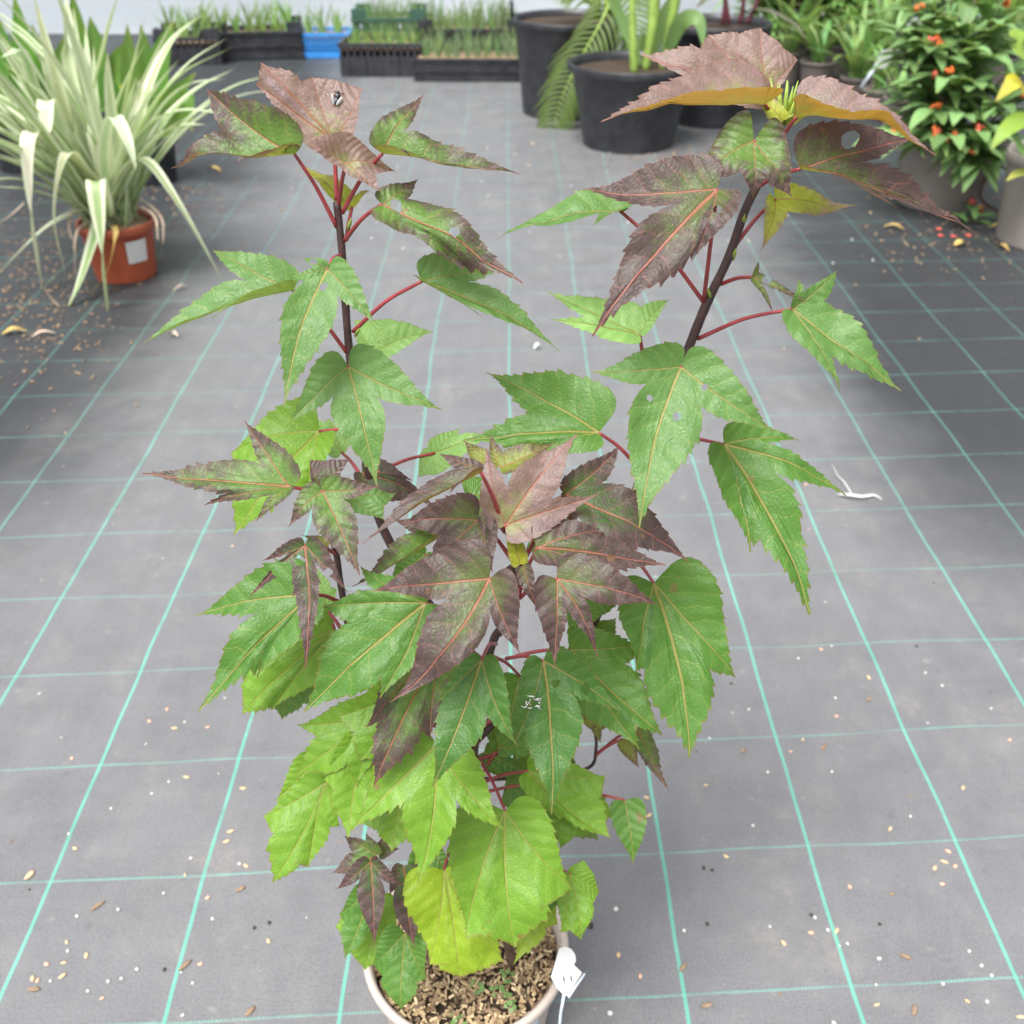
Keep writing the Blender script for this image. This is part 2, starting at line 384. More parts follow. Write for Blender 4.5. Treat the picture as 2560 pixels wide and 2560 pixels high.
# small green weeds in the mulch
bm = bmesh.new()
for cx, cy in ((.045, -.055), (.055, -.075), (.052, -.04), (-.01, -.10), (.02, -.05)):
    for j in range(9):
        a = rnd.uniform(0, 6.28); rr = rnd.uniform(.002, .012); c = Vector((cx + rr * math.cos(a), cy + rr * math.sin(a), .203 + rnd.random() * .006))
        m_ = Matrix.Translation(c) @ Matrix.Rotation(rnd.uniform(-.5, .5), 4, 'X') @ Matrix.Rotation(rnd.uniform(0, 6), 4, 'Z')
        bmesh.ops.create_circle(bm, cap_ends=True, segments=7, radius=rnd.uniform(.002, .0038), matrix=m_)
wd = obj('seedling_weeds', bm, M['green_leaf'], hib); wd.color = (.10, .24, .09, 1); tag(wd, kind='stuff')
# label film stuck to the front right of the pot
bm = bmesh.new()
def on_pot(a, z, off=.0008):
    r = .098 + (.1235 - .098) * (z / (RIM_Z - .016)) + .0012 + off
    return Vector((r * math.cos(a), r * math.sin(a), z))
rows = [[bm.verts.new(on_pot(R(-66 + 26 * i / 8), .2005 - .10 * j / 4)) for i in range(9)] for j in range(5)]
for j in range(4):
    for i in range(8): bm.faces.new((rows[j][i], rows[j + 1][i], rows[j + 1][i + 1], rows[j][i + 1]))
obj('sticker', bm, M['clear'], hib)

# ---- stems
def stem(pts, r0, r1, mat, name='stem', kn=.0):
    P = spline([at(*p) for p in pts], 8); n = len(P)
    rs = [r0 + (r1 - r0) * i / (n - 1) for i in range(n)]
    rs = [r * (1 + .10 * noise.noise(Vector((i * .45, r0 * 1000, 0)))) for i, r in enumerate(rs)]
    bm = bmesh.new(); tube(bm, P, rs, 10)
    o = obj(name, bm, mat, None); return place(o, hib)
stem([(1286, 2445, .79), (1262, 2330, .79), (1195, 2150, .79), (1168, 2050, .795), (1180, 1900, .80), (1200, 1750, .80)], .0066, .0058, M['stem_brown'])
stem([(1197, 1790, .80), (1130, 1600, .83), (1030, 1450, .85), (955, 1315, .865), (925, 1200, .875), (877, 911, .885), (856, 640, .895), (842, 505, .90)], .0056, .0032, M['stem'], 'branch')
stem([(1188, 1850, .80), (1300, 1740, .83), (1410, 1650, .845), (1500, 1520, .85), (1592, 1225, .87), (1640, 1080, .88), (1709, 902, .89), (1765, 763, .895), (1821, 644, .90), (1863, 525, .905), (1908, 427, .91), (1942, 300, .91)], .0058, .0036, M['stem'], 'branch')
stem([(1200, 1760, .80), (1232, 1606, .79), (1263, 1560, .785), (1292, 1480, .775), (1287, 1400, .77), (1262, 1300, .765)], .0046, .0030, M['stem'], 'branch')
stem([(1182, 1900, .80), (1000, 1720, .79), (885, 1590, .78), (855, 1480, .77), (838, 1373, .765), (806, 1285, .76), (800, 1232, .758)], .0042, .0024, M['stem'], 'branch')
stem([(1175, 1950, .80), (1350, 1940, .82), (1470, 1920, .83), (1490, 1870, .83), (1486, 1815, .83)], .0028, .0016, M['stem'], 'branch')
stem([(1190, 2150, .79), (1060, 2200, .76), (960, 2190, .74), (935, 2150, .735)], .0026, .0016, M['stem'], 'branch')

CC = dict(g=(.072, .190, .028, .12), b=(.100, .220, .055, .13), l=(.150, .305, .024, .0), y=(.245, .370, .018, .0), v=(.23, .42, .12, .0),
          d=(.050, .150, .026, .16), m=(.105, .200, .040, .46), p=(.095, .125, .040, .66), k=(.26, .26, .11, .74), q=(.050, .105, .028, .62), o=(.19, .22, .035, .44), u=(.33, .36, .03, .30))

def make_leaf(base, lobes, n0, sinus=.5, W=.07, Wo=.26, fold=12, arch=.05, wave=1.0, quilt=.05, teeth=1.0, back=.5, seed=0, bow=None):
    rg = random.Random(seed)
    if sinus < .66: sinus *= .63; Wo *= .9
    elif sinus < .8: sinus *= .82
    deep = sinus < .66
    V = [t - base for t in lobes]
    # order the lobes round the leaf, seen down the normal
    mean = sum((v.normalized() for v in V), Vector()); mean = mean - n0 * mean.dot(n0)
    if mean.length < 1e-4: mean = V[0]
    mean.normalize(); side = n0.cross(mean)
    V.sort(key=lambda v: math.atan2(v.dot(side), v.dot(mean)))
    N = len(V); L = [v.length for v in V]; E = [v.normalized() for v in V]; Lm = max(L)
    def perp(e, other):
        q = other - e * other.dot(e)
        return q.normalized() if q.length > 1e-4 else n0.cross(e).normalized()
    bm = bmesh.new(); uvl = bm.loops.layers.uv.new('UVMap'); uvr = bm.loops.layers.uv.new('Rim')
    RINGS = [0, .06, .14, .24, .36, .48, .60, .72, .83, .92, .97, 1.0]
    cv = bm.verts.new(base)
    verts_cache = {}
    patches = []
    for i in range(N):
        for sg in (-1, 1):
            j = i + sg
            l = L[i]; Wi = W * ((1.1 if l > .9 * Lm else .45) if deep else 1)
            if 0 <= j < N:
                E2 = perp(E[i], E[j]); ang = math.acos(max(-1, min(1, E[i].dot(E[j]))))
                dl_ = (L[i] - L[j]) / (L[i] + L[j]); fr = .5 + (.62 if deep else .25) * max(-.3, min(.3, dl_)); fr = min(.72, max(.28, fr))
                a_s = ang * fr; rho = min(sinus * (.62 * min(L[i], L[j]) + .38 * max(L[i], L[j])), .93 * l / max(.3, math.cos(a_s)), .93 * L[j] / max(.3, math.cos(ang - a_s)))
                ss, us = rho * math.cos(a_s), rho * math.sin(a_s)
                K = max(5, round(13 * (1 - ss / l) * (l / .13) ** .5)); pts = []
                for kx in range(K):
                    for f in (0.0, .35, .68, .94):
                        x = (kx + f) / K
                        if x <= 0 and kx == 0: pts.append((ss, us)); continue
                        s = ss + (l - ss) * x; ww = us * (1 - x) ** 1.25 + Wi * l * 7.3 * x * (1 - x) ** 2.2
                        am = teeth * .0165 * l * min(1, x * 5) * (1 - x) ** .35 * (.25 + 1.5 * rg.random())
                        pts.append((s + am * .9 * f, ww + am * f * 1.15))
                pts.append((l, 0))
            else:
                if N > 1:
                    jj = i - sg; E2 = -perp(E[i], E[jj]); n_ = E[i].cross(E2)
                else:
                    E2 = n0.cross(E[i]).normalized() * sg; n_ = n0
                if n_.dot(n0) < 0: n_ = -n_
                fd = R(fold); E2 = (E2 * math.cos(fd) + n_ * math.sin(fd)).normalized()
                ang = R(115); K = max(7, round(15 * (l / .13) ** .5)); pts = []
                ref = Lm
                for kx in range(K):
                    for f in (0.0, .35, .68, .94):
                        x = (kx + f) / K
                        if kx == 0 and f == 0: continue
                        s = l * (x - back * 4 * x * (1 - x) ** 4)
                        ww = Wo * l * 6.2 * x ** .8 * (1 - x) ** 1.95 * 1.06
                        am = teeth * .0165 * l * min(1, x * 4) * (1 - x) ** .35 * (.25 + 1.5 * rg.random())
                        pts.append((s + am * .9 * f, ww + am * f * 1.15))
                pts.append((l, 0))
            patches.append((i, sg, E2, ang, (0 <= j < N), pts))
    bow = bow or [rg.uniform(-.05, .05) for _ in range(N)]; PW = [n0.cross(e).normalized() for e in E]
    def disp(p3, frac, lb, i, j):
        r = (p3 - base).length; q = min(1.2, r / lb)
        d = arch * Lm * 4 * q * (1 - q) + quilt * r * math.sin(math.pi * min(1, max(0, frac)))
        nz = noise.noise(p3 * 22 + Vector((seed * 3.1, 0, 0))) * .0105 + noise.noise(p3 * 60 + Vector((0, seed * 1.7, 0))) * .0024
        fq = min(1, max(0, frac)); x_ = min(1, r / lb); bb = 4 * x_ * (1 - x_) * lb
        side_ = PW[i] * bow[i] * bb * (1 - fq if 0 <= j < N else 1)
        if 0 <= j < N: side_ = side_ + PW[j] * bow[j] * bb * fq
        return n0 * (d + nz * wave * min(1, q * 2.2)) + side_
    for i, sg, E2, ang, inner, pts in patches:
        col_prev = None
        for (s, u) in pts:
            th = math.atan2(u, s)
            if inner:
                frac = th / max(ang, .05); j = i + sg; lb = L[i] + (L[j] - L[i]) * min(1, max(0, frac))
            else:
                frac = th / ang * .8; lb = L[i]
            colv = [cv]; cuv = [(0, 0)]
            for t in RINGS[1:]:
                p3 = base + (E[i] * s + E2 * u) * t
                p3 = p3 + disp(p3, frac, lb, i, i + sg)
                colv.append(bm.verts.new(p3)); cuv.append((s * t / L[i], sg * u * t / L[i]))
            if col_prev:
                pv, pu = col_prev
                for a in range(len(RINGS) - 1):
                    if a == 0: vv = [pv[0], pv[1], colv[1]]; uu = [pu[0], pu[1], cuv[1]]; rr_ = (0, 1, 1)
                    else: vv = [pv[a], pv[a + 1], colv[a + 1], colv[a]]; uu = [pu[a], pu[a + 1], cuv[a + 1], cuv[a]]; rr_ = (0, 1, 1, 0)
                    fc = bm.faces.new(vv)
                    for lp, q, z_ in zip(fc.loops, uu, rr_): lp[uvl].uv = q; lp[uvr].uv = (RINGS[a + z_], 0)
            col_prev = (colv, cuv)
    bmesh.ops.remove_doubles(bm, verts=bm.verts, dist=1e-5)
    # turn every face so that its front is the leaf's upper side
    bm.normal_update()
    for fc in bm.faces:
        if fc.normal.dot(n0) < 0: fc.normal_flip()
    return bm

LEAFN = [0]
def leaf(key, b, tilt, lobes, psi=0, pet=None, red=None, **kw):
    """b: petiole junction (x, y, distance); lobes: vein tips (x, y[, cm nearer(-)/farther(+)])"""
    LEAFN[0] += 1
    t, ps = R(tilt), R(psi)
    n0 = Vector((math.sin(ps) * math.sin(t), -math.cos(ps) * math.sin(t), math.cos(t)))
    B = at(*b); tips = []
    for q in lobes:
        P = on_plane(q[0], q[1], B, n0)
        if len(q) > 3: P = at(q[0], q[1], b[2])
        if abs(P.y - b[2]) > .13: P = at(q[0], q[1], b[2] + math.copysign(.13, P.y - b[2]))
        if len(q) > 2: P = at(q[0], q[1], P.y + q[2] / 100)
        tips.append(P)
    holes = kw.pop('holes', ())
    if key in 'lyvg' and 'teeth' not in kw: kw['teeth'] = 1.25
    bmv = make_leaf(B, tips, n0, seed=LEAFN[0], **kw)
    ax = n0.orthogonal().normalized(); ay = n0.cross(ax)
    for hx, hy, hr in holes:                      # eaten holes: cut a ragged ring out of the blade
        d_ = ray(hx, hy).normalized(); o_ = Vector((0, 0, CAM_H)); H_ = None; best = 9
        for fc in bmv.faces:
            c_ = fc.calc_center_median(); e_ = ((c_ - o_) - d_ * (c_ - o_).dot(d_)).length
            if e_ < best: best = e_; H_ = c_
        t_ = (H_ - o_).dot(n0) / d_.dot(n0); H_ = o_ + d_ * t_; rgh = random.Random(int(hx)); cuts = []
        for k_ in range(8):
            a_ = 2 * math.pi * k_ / 8 + rgh.uniform(-.2, .2); cuts.append((ax * math.cos(a_) + ay * math.sin(a_), hr * rgh.uniform(.7, 1.3)))
        for dn, rr_ in cuts:
            near = [fc for fc in bmv.faces if (fc.calc_center_median() - H_).length < .045]
            ge = set(near); ge.update(e for fc in near for e in fc.edges); ge.update(v for fc in near for v in fc.verts)
            bmesh.ops.bisect_plane(bmv, geom=list(ge), plane_co=H_ + dn * rr_, plane_no=dn)
        kill = [fc for fc in bmv.faces if all((fc.calc_center_median() - H_).dot(dn) < rr_ for dn, rr_ in cuts)]
        bmesh.ops.delete(bmv, geom=kill, context='FACES')
    o = obj('leaf', bmv, M['hib'], None); o.color = CC[key]; place(o, hib)
    if DEBUG:
        print('leaf %2d %s len %s Y %s' % (LEAFN[0], key, ['%.3f' % (q - B).length for q in tips], ['%.2f' % q.y for q in tips]))
    if pet:
        S = at(*pet[0]) if isinstance(pet[0], tuple) else at(*pet)
        mid = (S + B) / 2 + Vector((0, 0, .06 * (S - B).length))
        bm = bmesh.new(); P = spline([S, mid, B + n0 * .0004], 6); tube(bm, P, [.0021 - .0006 * k / (len(P) - 1) for k in range(len(P))], 8)
        pt = obj('petiole', bm, M['petiole'], None)
        pt.parent = o; pt.matrix_parent_inverse = o.matrix_parent_inverse.copy() @ Matrix.Identity(4)
        pt.matrix_parent_inverse = (hib.matrix_basis @ o.matrix_parent_inverse).inverted()
    return o
DEBUG = False
# --- left tall shoot
leaf('k', (836, 357, .905), 62, [(638, 210), (652, 158), (780, 190), (904, 218)], psi=5, pet=(842, 500, .90), sinus=.93, W=.05, Wo=.16, fold=2, teeth=.8)
leaf('m', (737, 386, .88), 48, [(518, 226), (418, 414), (575, 392, -4)], psi=-8, pet=(842, 568, .897), sinus=.62, W=.10, Wo=.22, fold=26, wave=1.6)
leaf('m', (956, 384, .87), 46, [(1062, 237), (1300, 441), (1030, 392, -3)], psi=10, pet=(856, 532, .897), sinus=.45, W=.05, Wo=.20, fold=14, wave=2.0)
leaf('k', (866, 408, .87), 52, [(771, 367), (953, 481), (985, 412)], psi=0, pet=(846, 515, .90), sinus=.72, W=.05, Wo=.14, wave=2.4, teeth=.5)
leaf('m', (956, 511, .86), 44, [(1046, 441), (1304, 718), (1089, 612)], psi=8, pet=(861, 602, .895), sinus=.42, W=.075, Wo=.26, fold=-6, wave=1.4, holes=((1138, 579, .005), (990, 512, .006)))
leaf('u', (880, 520, .93), 30, [(752, 405), (926, 485)], pet=(866, 600, .90), sinus=.4, W=.03, Wo=.09)
leaf('b', (733, 727, .86), 40, [(532, 625), (355, 862), (529, 794, -3)], psi=-10, pet=(869, 884, .885), sinus=.55, W=.06, Wo=.20, fold=16)
leaf('b', (818, 673, .83), 52, [(728, 690), (717, 1017), (940, 810), (752, 640)], psi=-4, pet=(852, 640, .893), sinus=.48, W=.075, Wo=.22, holes=((808, 716, .004), (784, 653, .003)))
leaf('b', (1054, 704, .86), 44, [(1268, 674), (1399, 878), (1209, 790, -2)], psi=14, pet=(883, 829, .887), sinus=.62, W=.05, Wo=.24, fold=16)
leaf('v', (930, 884, .93), 40, [(884, 797), (964, 800), (1084, 829)], psi=0, pet=(878, 925, .885), sinus=.85, W=.03, Wo=.17)
leaf('b', (871, 917, .83), 50, [(725, 1058), (940, 1215), (1105, 1022)], pet=(880, 930, .884), sinus=.56, W=.085, Wo=.25)
leaf('l', (799, 1079, .90), 46, [(574, 1132), (582, 1335), (770, 1235)], psi=-6, pet=(905, 1082, .88), sinus=.82, W=.045, Wo=.26)
leaf('v', (855, 1132, .93), 40, [(758, 1041), (826, 1048), (880, 1100)], pet=(905, 1195, .876), sinus=.85, W=.03, Wo=.17)
# --- small left shoot
leaf('m', (723, 1217, .75), 40, [(613, 1053), (360, 1187), (511, 1265), (636, 1304, -1)], psi=-6, pet=(800, 1240, .76), sinus=.47, W=.06, Wo=.20, fold=10)
leaf('m', (807, 1228, .74), 48, [(721, 1317), (901, 1440), (948, 1217)], pet=(801, 1240, .76), sinus=.5, W=.09, Wo=.25)
leaf('q', (807, 1222, .76), 58, [(774, 1149), (874, 1147)], sinus=.8, W=.04, Wo=.14)
leaf('q', (762, 1364, .71), 52, [(654, 1402), (619, 1495), (764, 1673), (872, 1482)], pet=(839, 1385, .765), sinus=.36, W=.035, Wo=.20, holes=((702, 1421, .007), (820, 1430, .004), (748, 1400, .005)))
leaf('q', (905, 1182, .88), 44, [(913, 1250), (1087, 1265), (1033, 1205)], sinus=.7, W=.05, Wo=.24)
leaf('o', (822, 1364, .77), 30, [(750, 1331)], Wo=.14)
leaf('g', (778, 1488, .74), 46, [(491, 1540), (499, 1780), (644, 1696)], psi=-8, pet=(845, 1503, .772), sinus=.62, W=.055, Wo=.26)
leaf('l', (837, 1573, .79), 46, [(600, 1650), (609, 1785), (680, 1775)], psi=-6, pet=(818, 1528, .80), sinus=.9, W=.055, Wo=.26)
leaf('v', (816, 1524, .80), 46, [(704, 1472), (795, 1422), (845, 1474)], pet=(858, 1580, .778), sinus=.85, W=.05, Wo=.22)
# --- the middle shoot, maroon
leaf('k', (1264, 1313, .755), 58, [(1215, 1119), (1443, 1085), (1494, 1239)], pet=(1290, 1430, .772), sinus=.56, W=.09, Wo=.20, fold=4)
leaf('o', (1249, 1168, .80), 30, [(1226, 1090), (1392, 1105)], sinus=.6, W=.06, Wo=.16)
leaf('p', (1203, 1182, .74), 34, [(1098, 1136), (909, 1371), (1120, 1230, -2)], psi=-20, pet=(1262, 1330, .766), sinus=.5, W=.05, Wo=.14, fold=18)
leaf('p', (1195, 1301, .76), 46, [(994, 1308), (1061, 1445), (1232, 1435)], psi=-6, pet=(1280, 1400, .77), sinus=.55, W=.09, Wo=.26)
leaf('p', (1224, 1447, .67), 46, [(928, 1478), (973, 1756), (1301, 1635)], psi=-4, pet=(1290, 1500, .775), sinus=.46, W=.09, Wo=.30, wave=1.6, teeth=.5, bow=[.0, .075, -.03])
leaf('p', (1343, 1370, .74), 40, [(1523, 1325), (1665, 1413), (1480, 1427)], psi=14, pet=(1296, 1490, .775), sinus=.72, W=.05, Wo=.24, fold=4)
leaf('q', (1414, 1236, .79), 44, [(1545, 1116), (1722, 1404), (1420, 1320)], psi=16, pet=(1290, 1440, .772), sinus=.55, W=.10, Wo=.18)
leaf('p', (1392, 1447, .70), 46, [(1645, 1512), (1500, 1640), (1392, 1669)], psi=8, pet=(1300, 1495, .775), sinus=.5, W=.06, Wo=.24, wave=1.8)
leaf('u', (1300, 1410, .75), 66, [(1266, 1273)], Wo=.15, teeth=.4)
leaf('p', (1308, 1415, .74), 50, [(1346, 1529)], Wo=.16, teeth=.4)
leaf('p', (1206, 1290, .75), 60, [(1214, 1345)], Wo=.17, teeth=.4)
# --- right tall shoot
leaf('k', (1915, 240, .95), 60, [(1601, 138), (1770, 88), (1900, 70), (1995, 150)], pet=(1942, 315, .91), sinus=.93, W=.04, Wo=.10, fold=10, teeth=.8)
leaf('k', (1912, 262, .89), 9, [(1501, 307, -4, 1)], psi=0, pet=(1941, 318, .91), Wo=.21, fold=30, teeth=1.2, arch=.04)
leaf('k', (1991, 294, .88), 9, [(2341, 387, -3, 1)], psi=0, pet=(1918, 410, .91), Wo=.25, fold=32, teeth=1.3, arch=.12)
leaf('p', (2000, 423, .87), 48, [(2283, 345), (2451, 594), (2240, 522, -2)], psi=14, pet=(1890, 470, .907), sinus=.55, W=.05, Wo=.24, fold=8, holes=((2126, 350, .0065), (2120, 358, .0045)))
leaf('p', (1793, 474, .83), 50, [(1455, 477), (1481, 840), (1729, 653)], psi=-8, pet=(1759, 755, .895), sinus=.44, W=.08, Wo=.26, fold=-4, holes=((1794, 523, .004),))
leaf('m', (1885, 352, .86), 60, [(1742, 444), (1880, 500), (1976, 497)], pet=(1895, 425, .91), sinus=.72, W=.09, Wo=.34, wave=1.8, back=.8, teeth=.5)
leaf('u', (1938, 500, .93), 42, [(1903, 624), (2138, 515)], pet=(1840, 610, .902), sinus=.45, W=.07, Wo=.18)
leaf('u', (1956, 302, .89), 66, [(1890, 200)], psi=-15, Wo=.17, teeth=1.2)
leaf('u', (1962, 300, .90), 50, [(2057, 231)], psi=20, Wo=.13, teeth=1.2)
leaf('k', (1930, 250, .93), 52, [(1829, 126)], psi=-10, Wo=.10, teeth=1.2, fold=24)
leaf('b', (1550, 528, .88), 32, [(1601, 483), (1239, 596), (1480, 560, -3)], psi=-14, pet=(1765, 763, .895), sinus=.5, W=.08, Wo=.20, fold=16)
leaf('b', (1982, 773, .86), 52, [(2086, 679), (2251, 979), (2093, 983), (1990, 700)], psi=8, pet=(1744, 847, .892), sinus=.55, W=.07, Wo=.18, wave=1.8)
leaf('m', (1884, 693, .87), 50, [(1895, 655), (2020, 750), (1936, 784)], pet=(1803, 710, .898), sinus=.28, W=.02, Wo=.12, wave=2, holes=((1915, 700, .004),))
leaf('v', (1599, 836, .88), 42, [(1370, 728), (1377, 801), (1674, 749)], psi=-4, pet=(1610, 930, .885), sinus=.6, W=.06, Wo=.15, fold=14)
leaf('b', (1702, 917, .81), 52, [(1478, 929), (1597, 1321), (1933, 1079)], psi=4, pet=(1706, 912, .888), sinus=.52, W=.085, Wo=.24, holes=((1692, 1040, .004), (1624, 996, .003), (1760, 968, .003)))
leaf('g', (1810, 1111, .84), 50, [(1998, 1102), (2112, 1240), (2024, 1538), (1876, 1381)], psi=8, pet=(1640, 1100, .88), sinus=.56, W=.06, Wo=.20)
leaf('g', (1497, 1082, .86), 44, [(1215, 931), (1160, 1108), (1330, 1130)], psi=-12, pet=(1597, 1170, .87), sinus=.62, W=.06, Wo=.26)
leaf('v', (1087, 1133, .90), 44, [(1149, 1066), (1230, 1090), (1046, 1195)], pet=(938, 1185, .875), sinus=.7, W=.05, Wo=.26)
leaf('g', (1634, 1458, .83), 52, [(1590, 1680), (1722, 1894), (1839, 1692)], psi=8, pet=(1580, 1390, .86), sinus=.78, W=.07, Wo=.30)
leaf('g', (1425, 1625, .80), 50, [(1614, 1612), (1654, 1837), (1597, 1874)], psi=8, pet=(1290, 1640, .79), sinus=.72, W=.06, Wo=.24)
leaf('g', (1430, 1600, .84), 56, [(1540, 1545), (1560, 1640)], sinus=.8, W=.05, Wo=.22)
leaf('d', (1358, 1652, .73), 54, [(1283, 1865), (1377, 2033), (1551, 1780)], psi=4, pet=(1266, 1646, .78), sinus=.52, W=.10, Wo=.20, holes=((1388, 1710, .004), (1466, 1722, .005)))
leaf('d', (1204, 1650, .67), 54, [(1085, 1760), (1078, 1973), (1295, 1868)], psi=-2, sinus=.56, W=.10, Wo=.18, pet=(1240, 1610, .78))
leaf('m', (1110, 1600, .73), 52, [(913, 1822), (933, 1968), (1075, 1850)], psi=-4, sinus=.78, W=.06, Wo=.20, pet=(1220, 1660, .79))
leaf('g', (1064, 1507, .70), 50, [(901, 1416), (808, 1518), (758, 1780), (952, 1745)], psi=-6, pet=(1200, 1590, .79), sinus=.70, W=.07, Wo=.18, quilt=.07)
leaf('m', (1100, 1344, .77), 44, [(985, 1300), (878, 1468), (977, 1416, -2)], psi=-8, pet=(1180, 1560, .80), sinus=.6, W=.06, Wo=.18, fold=14)
leaf('g', (1064, 1385, .83), 46, [(975, 1443), (1000, 1380), (1080, 1450)], pet=(1150, 1560, .82), sinus=.85, W=.06, Wo=.22)
leaf('l', (942, 1785, .76), 52, [(742, 1812), (737, 1938), (893, 1965)], psi=-6, sinus=.74, W=.07, Wo=.22, pet=(1170, 1850, .80))
leaf('l', (815, 1955, .76), 52, [(660, 2039), (685, 2204), (771, 2167), (850, 2064)], psi=-6, sinus=.84, W=.05, Wo=.20, pet=(1165, 1990, .795))
leaf('l', (915, 1850, .745), 54, [(810, 1950), (870, 2093), (945, 2000)], sinus=.85, W=.07, Wo=.24, pet=(1172, 1930, .80))
leaf('l', (1092, 1860, .69), 52, [(879, 2073), (1044, 2213), (1263, 2076)], psi=-2, sinus=.60, W=.09, Wo=.26, pet=(1180, 1880, .80))
leaf('l', (1263, 2027, .71), 52, [(1165, 2345), (1288, 2372), (1432, 2225)], psi=4, sinus=.81, W=.10, Wo=.27, pet=((1200, 1900, .795),))
leaf('y', (1110, 2175, .72), 54, [(1073, 2412), (1150, 2446), (1258, 2406)], sinus=.92, W=.08, Wo=.34, pet=(1130, 2110, .78))
leaf('g', (1013, 2332, .705), 52, [(930, 2410), (1004, 2523), (1067, 2446)], psi=-6, sinus=.84, W=.09, Wo=.34, pet=(1120, 2220, .785))
leaf('l', (1320, 1928, .77), 46, [(1511, 1939), (1523, 2093), (1400, 2050)], psi=12, sinus=.88, W=.05, Wo=.22, pet=(1200, 1960, .797))
leaf('d', (1350, 1870, .83), 50, [(1250, 2010), (1380, 2110), (1494, 2099), (1500, 2000)], psi=4, sinus=.86, W=.05, Wo=.20, pet=(1190, 1900, .80))
leaf('l', (1426, 2184, .72), 54, [(1400, 2330), (1449, 2346), (1500, 2230), (1460, 2150)], psi=8, sinus=.80, W=.05, Wo=.20, pet=(1180, 2120, .79))
leaf('y', (1360, 2200, .74), 48, [(1283, 2412), (1395, 2310)], sinus=.85, W=.08, Wo=.18)
leaf('g', (1330, 2180, .725), 52, [(1280, 2340), (1400, 2260)], sinus=.9, W=.08, Wo=.18)
leaf('g', (1562, 2000, .78), 54, [(1582, 2164)], psi=6, Wo=.24, pet=(1350, 1975, .81))
leaf('g', (1246, 1871, .81), 52, [(1221, 1754), (1346, 1850), (1210, 1830), (1330, 1760)], sinus=.88, W=.05, Wo=.16, pet=(1210, 1928, .797))
leaf('d', (1210, 1880, .81), 52, [(1255, 1948), (1310, 1930)], sinus=.8, W=.08, Wo=.24)
leaf('m', (1591, 1815, .83), 44, [(1671, 1979)], psi=8, Wo=.13, pet=(1490, 1888, .83), wave=2)
leaf('o', (1556, 1848, .82), 50, [(1597, 1922)], psi=8, Wo=.22, pet=(1490, 1886, .83))
leaf('o', (1486, 1815, .83), 40, [(1440, 1780), (1540, 1790), (1500, 1860)], sinus=.6, W=.06, Wo=.2)
leaf('l', (1480, 1800, .86), 40, [(1440, 1765), (1575, 1755)], sinus=.8, W=.06, Wo=.2)
# --- low shoot by the pot's left rim
leaf('q', (927, 2155, .70), 52, [(839, 2225), (936, 2366), (1010, 2215)], sinus=.48, W=.07, Wo=.22, pet=(940, 2145, .735), teeth=.4)
leaf('q', (1010, 2165, .73), 54, [(972, 2240), (1036, 2375)], sinus=.6, W=.09, Wo=.24, teeth=.4)
leaf('m', (942, 2138, .74), 44, [(831, 2181), (860, 2090), (915, 2081)], sinus=.7, W=.07, Wo=.22)
leaf('q', (948, 2138, .745), 50, [(964, 2080), (1000, 2120)], sinus=.7, W=.07, Wo=.20)
leaf('g', (925, 2215, .72), 54, [(845, 2290), (862, 2392), (930, 2330)], sinus=.85, W=.07, Wo=.22)
leaf('l', (950, 2240, .745), 50, [(839, 2315), (913, 2425), (990, 2370)], sinus=.85, W=.07, Wo=.22)
leaf('g', (1070, 2120, .75), 52, [(1010, 2210), (1075, 2240), (1140, 2190)], sinus=.85, W=.07, Wo=.24)
leaf('k', (1950, 285, .90), 58, [(1925, 205)], psi=-6, Wo=.13, teeth=1.2, fold=20)
leaf('u', (1965, 290, .895), 60, [(1998, 222)], psi=12, Wo=.14, teeth=1.2, fold=20)
leaf('o', (1215, 1140, .79), 40, [(1160, 1100), (1180, 1180)], sinus=.7, W=.06, Wo=.18)
leaf('p', (1298, 1445, .76), 50, [(1340, 1500)], Wo=.16, teeth=.5)
leaf('p', (1290, 1420, .775), 50, [(1230, 1460)], Wo=.18, teeth=.5)
leaf('p', (1420, 1240, .83), 46, [(1545, 1140), (1470, 1180)], psi=10, sinus=.7, W=.06, Wo=.2)
leaf('g', (1440, 1500, .83), 50, [(1480, 1560), (1560, 1500), (1420, 1590)], sinus=.8, W=.05, Wo=.2)
leaf('b', (870, 1240, .79), 44, [(960, 1300), (990, 1230)], sinus=.8, W=.05, Wo=.2)
leaf('l', (790, 1900, .79), 50, [(690, 2000), (740, 2090), (830, 2010)], psi=-6, sinus=.85, W=.06, Wo=.24, pet=(1160, 1960, .795))
leaf('l', (1010, 1960, .77), 52, [(900, 2060), (980, 2130), (1070, 2060)], sinus=.8, W=.06, Wo=.24, pet=(1165, 1990, .795))
leaf('l', (1400, 1960, .80), 50, [(1470, 2090), (1400, 2120), (1540, 2040)], psi=8, sinus=.8, W=.06, Wo=.24, pet=(1190, 1985, .797))
leaf('g', (1310, 1770, .82), 50, [(1290, 1900), (1400, 1890), (1440, 1800)], sinus=.8, W=.06, Wo=.24, pet=(1195, 1820, .80))
leaf('g', (760, 1640, .80), 48, [(650, 1730), (700, 1800), (800, 1760)], psi=-6, sinus=.8, W=.06, Wo=.24, pet=(900, 1610, .78))
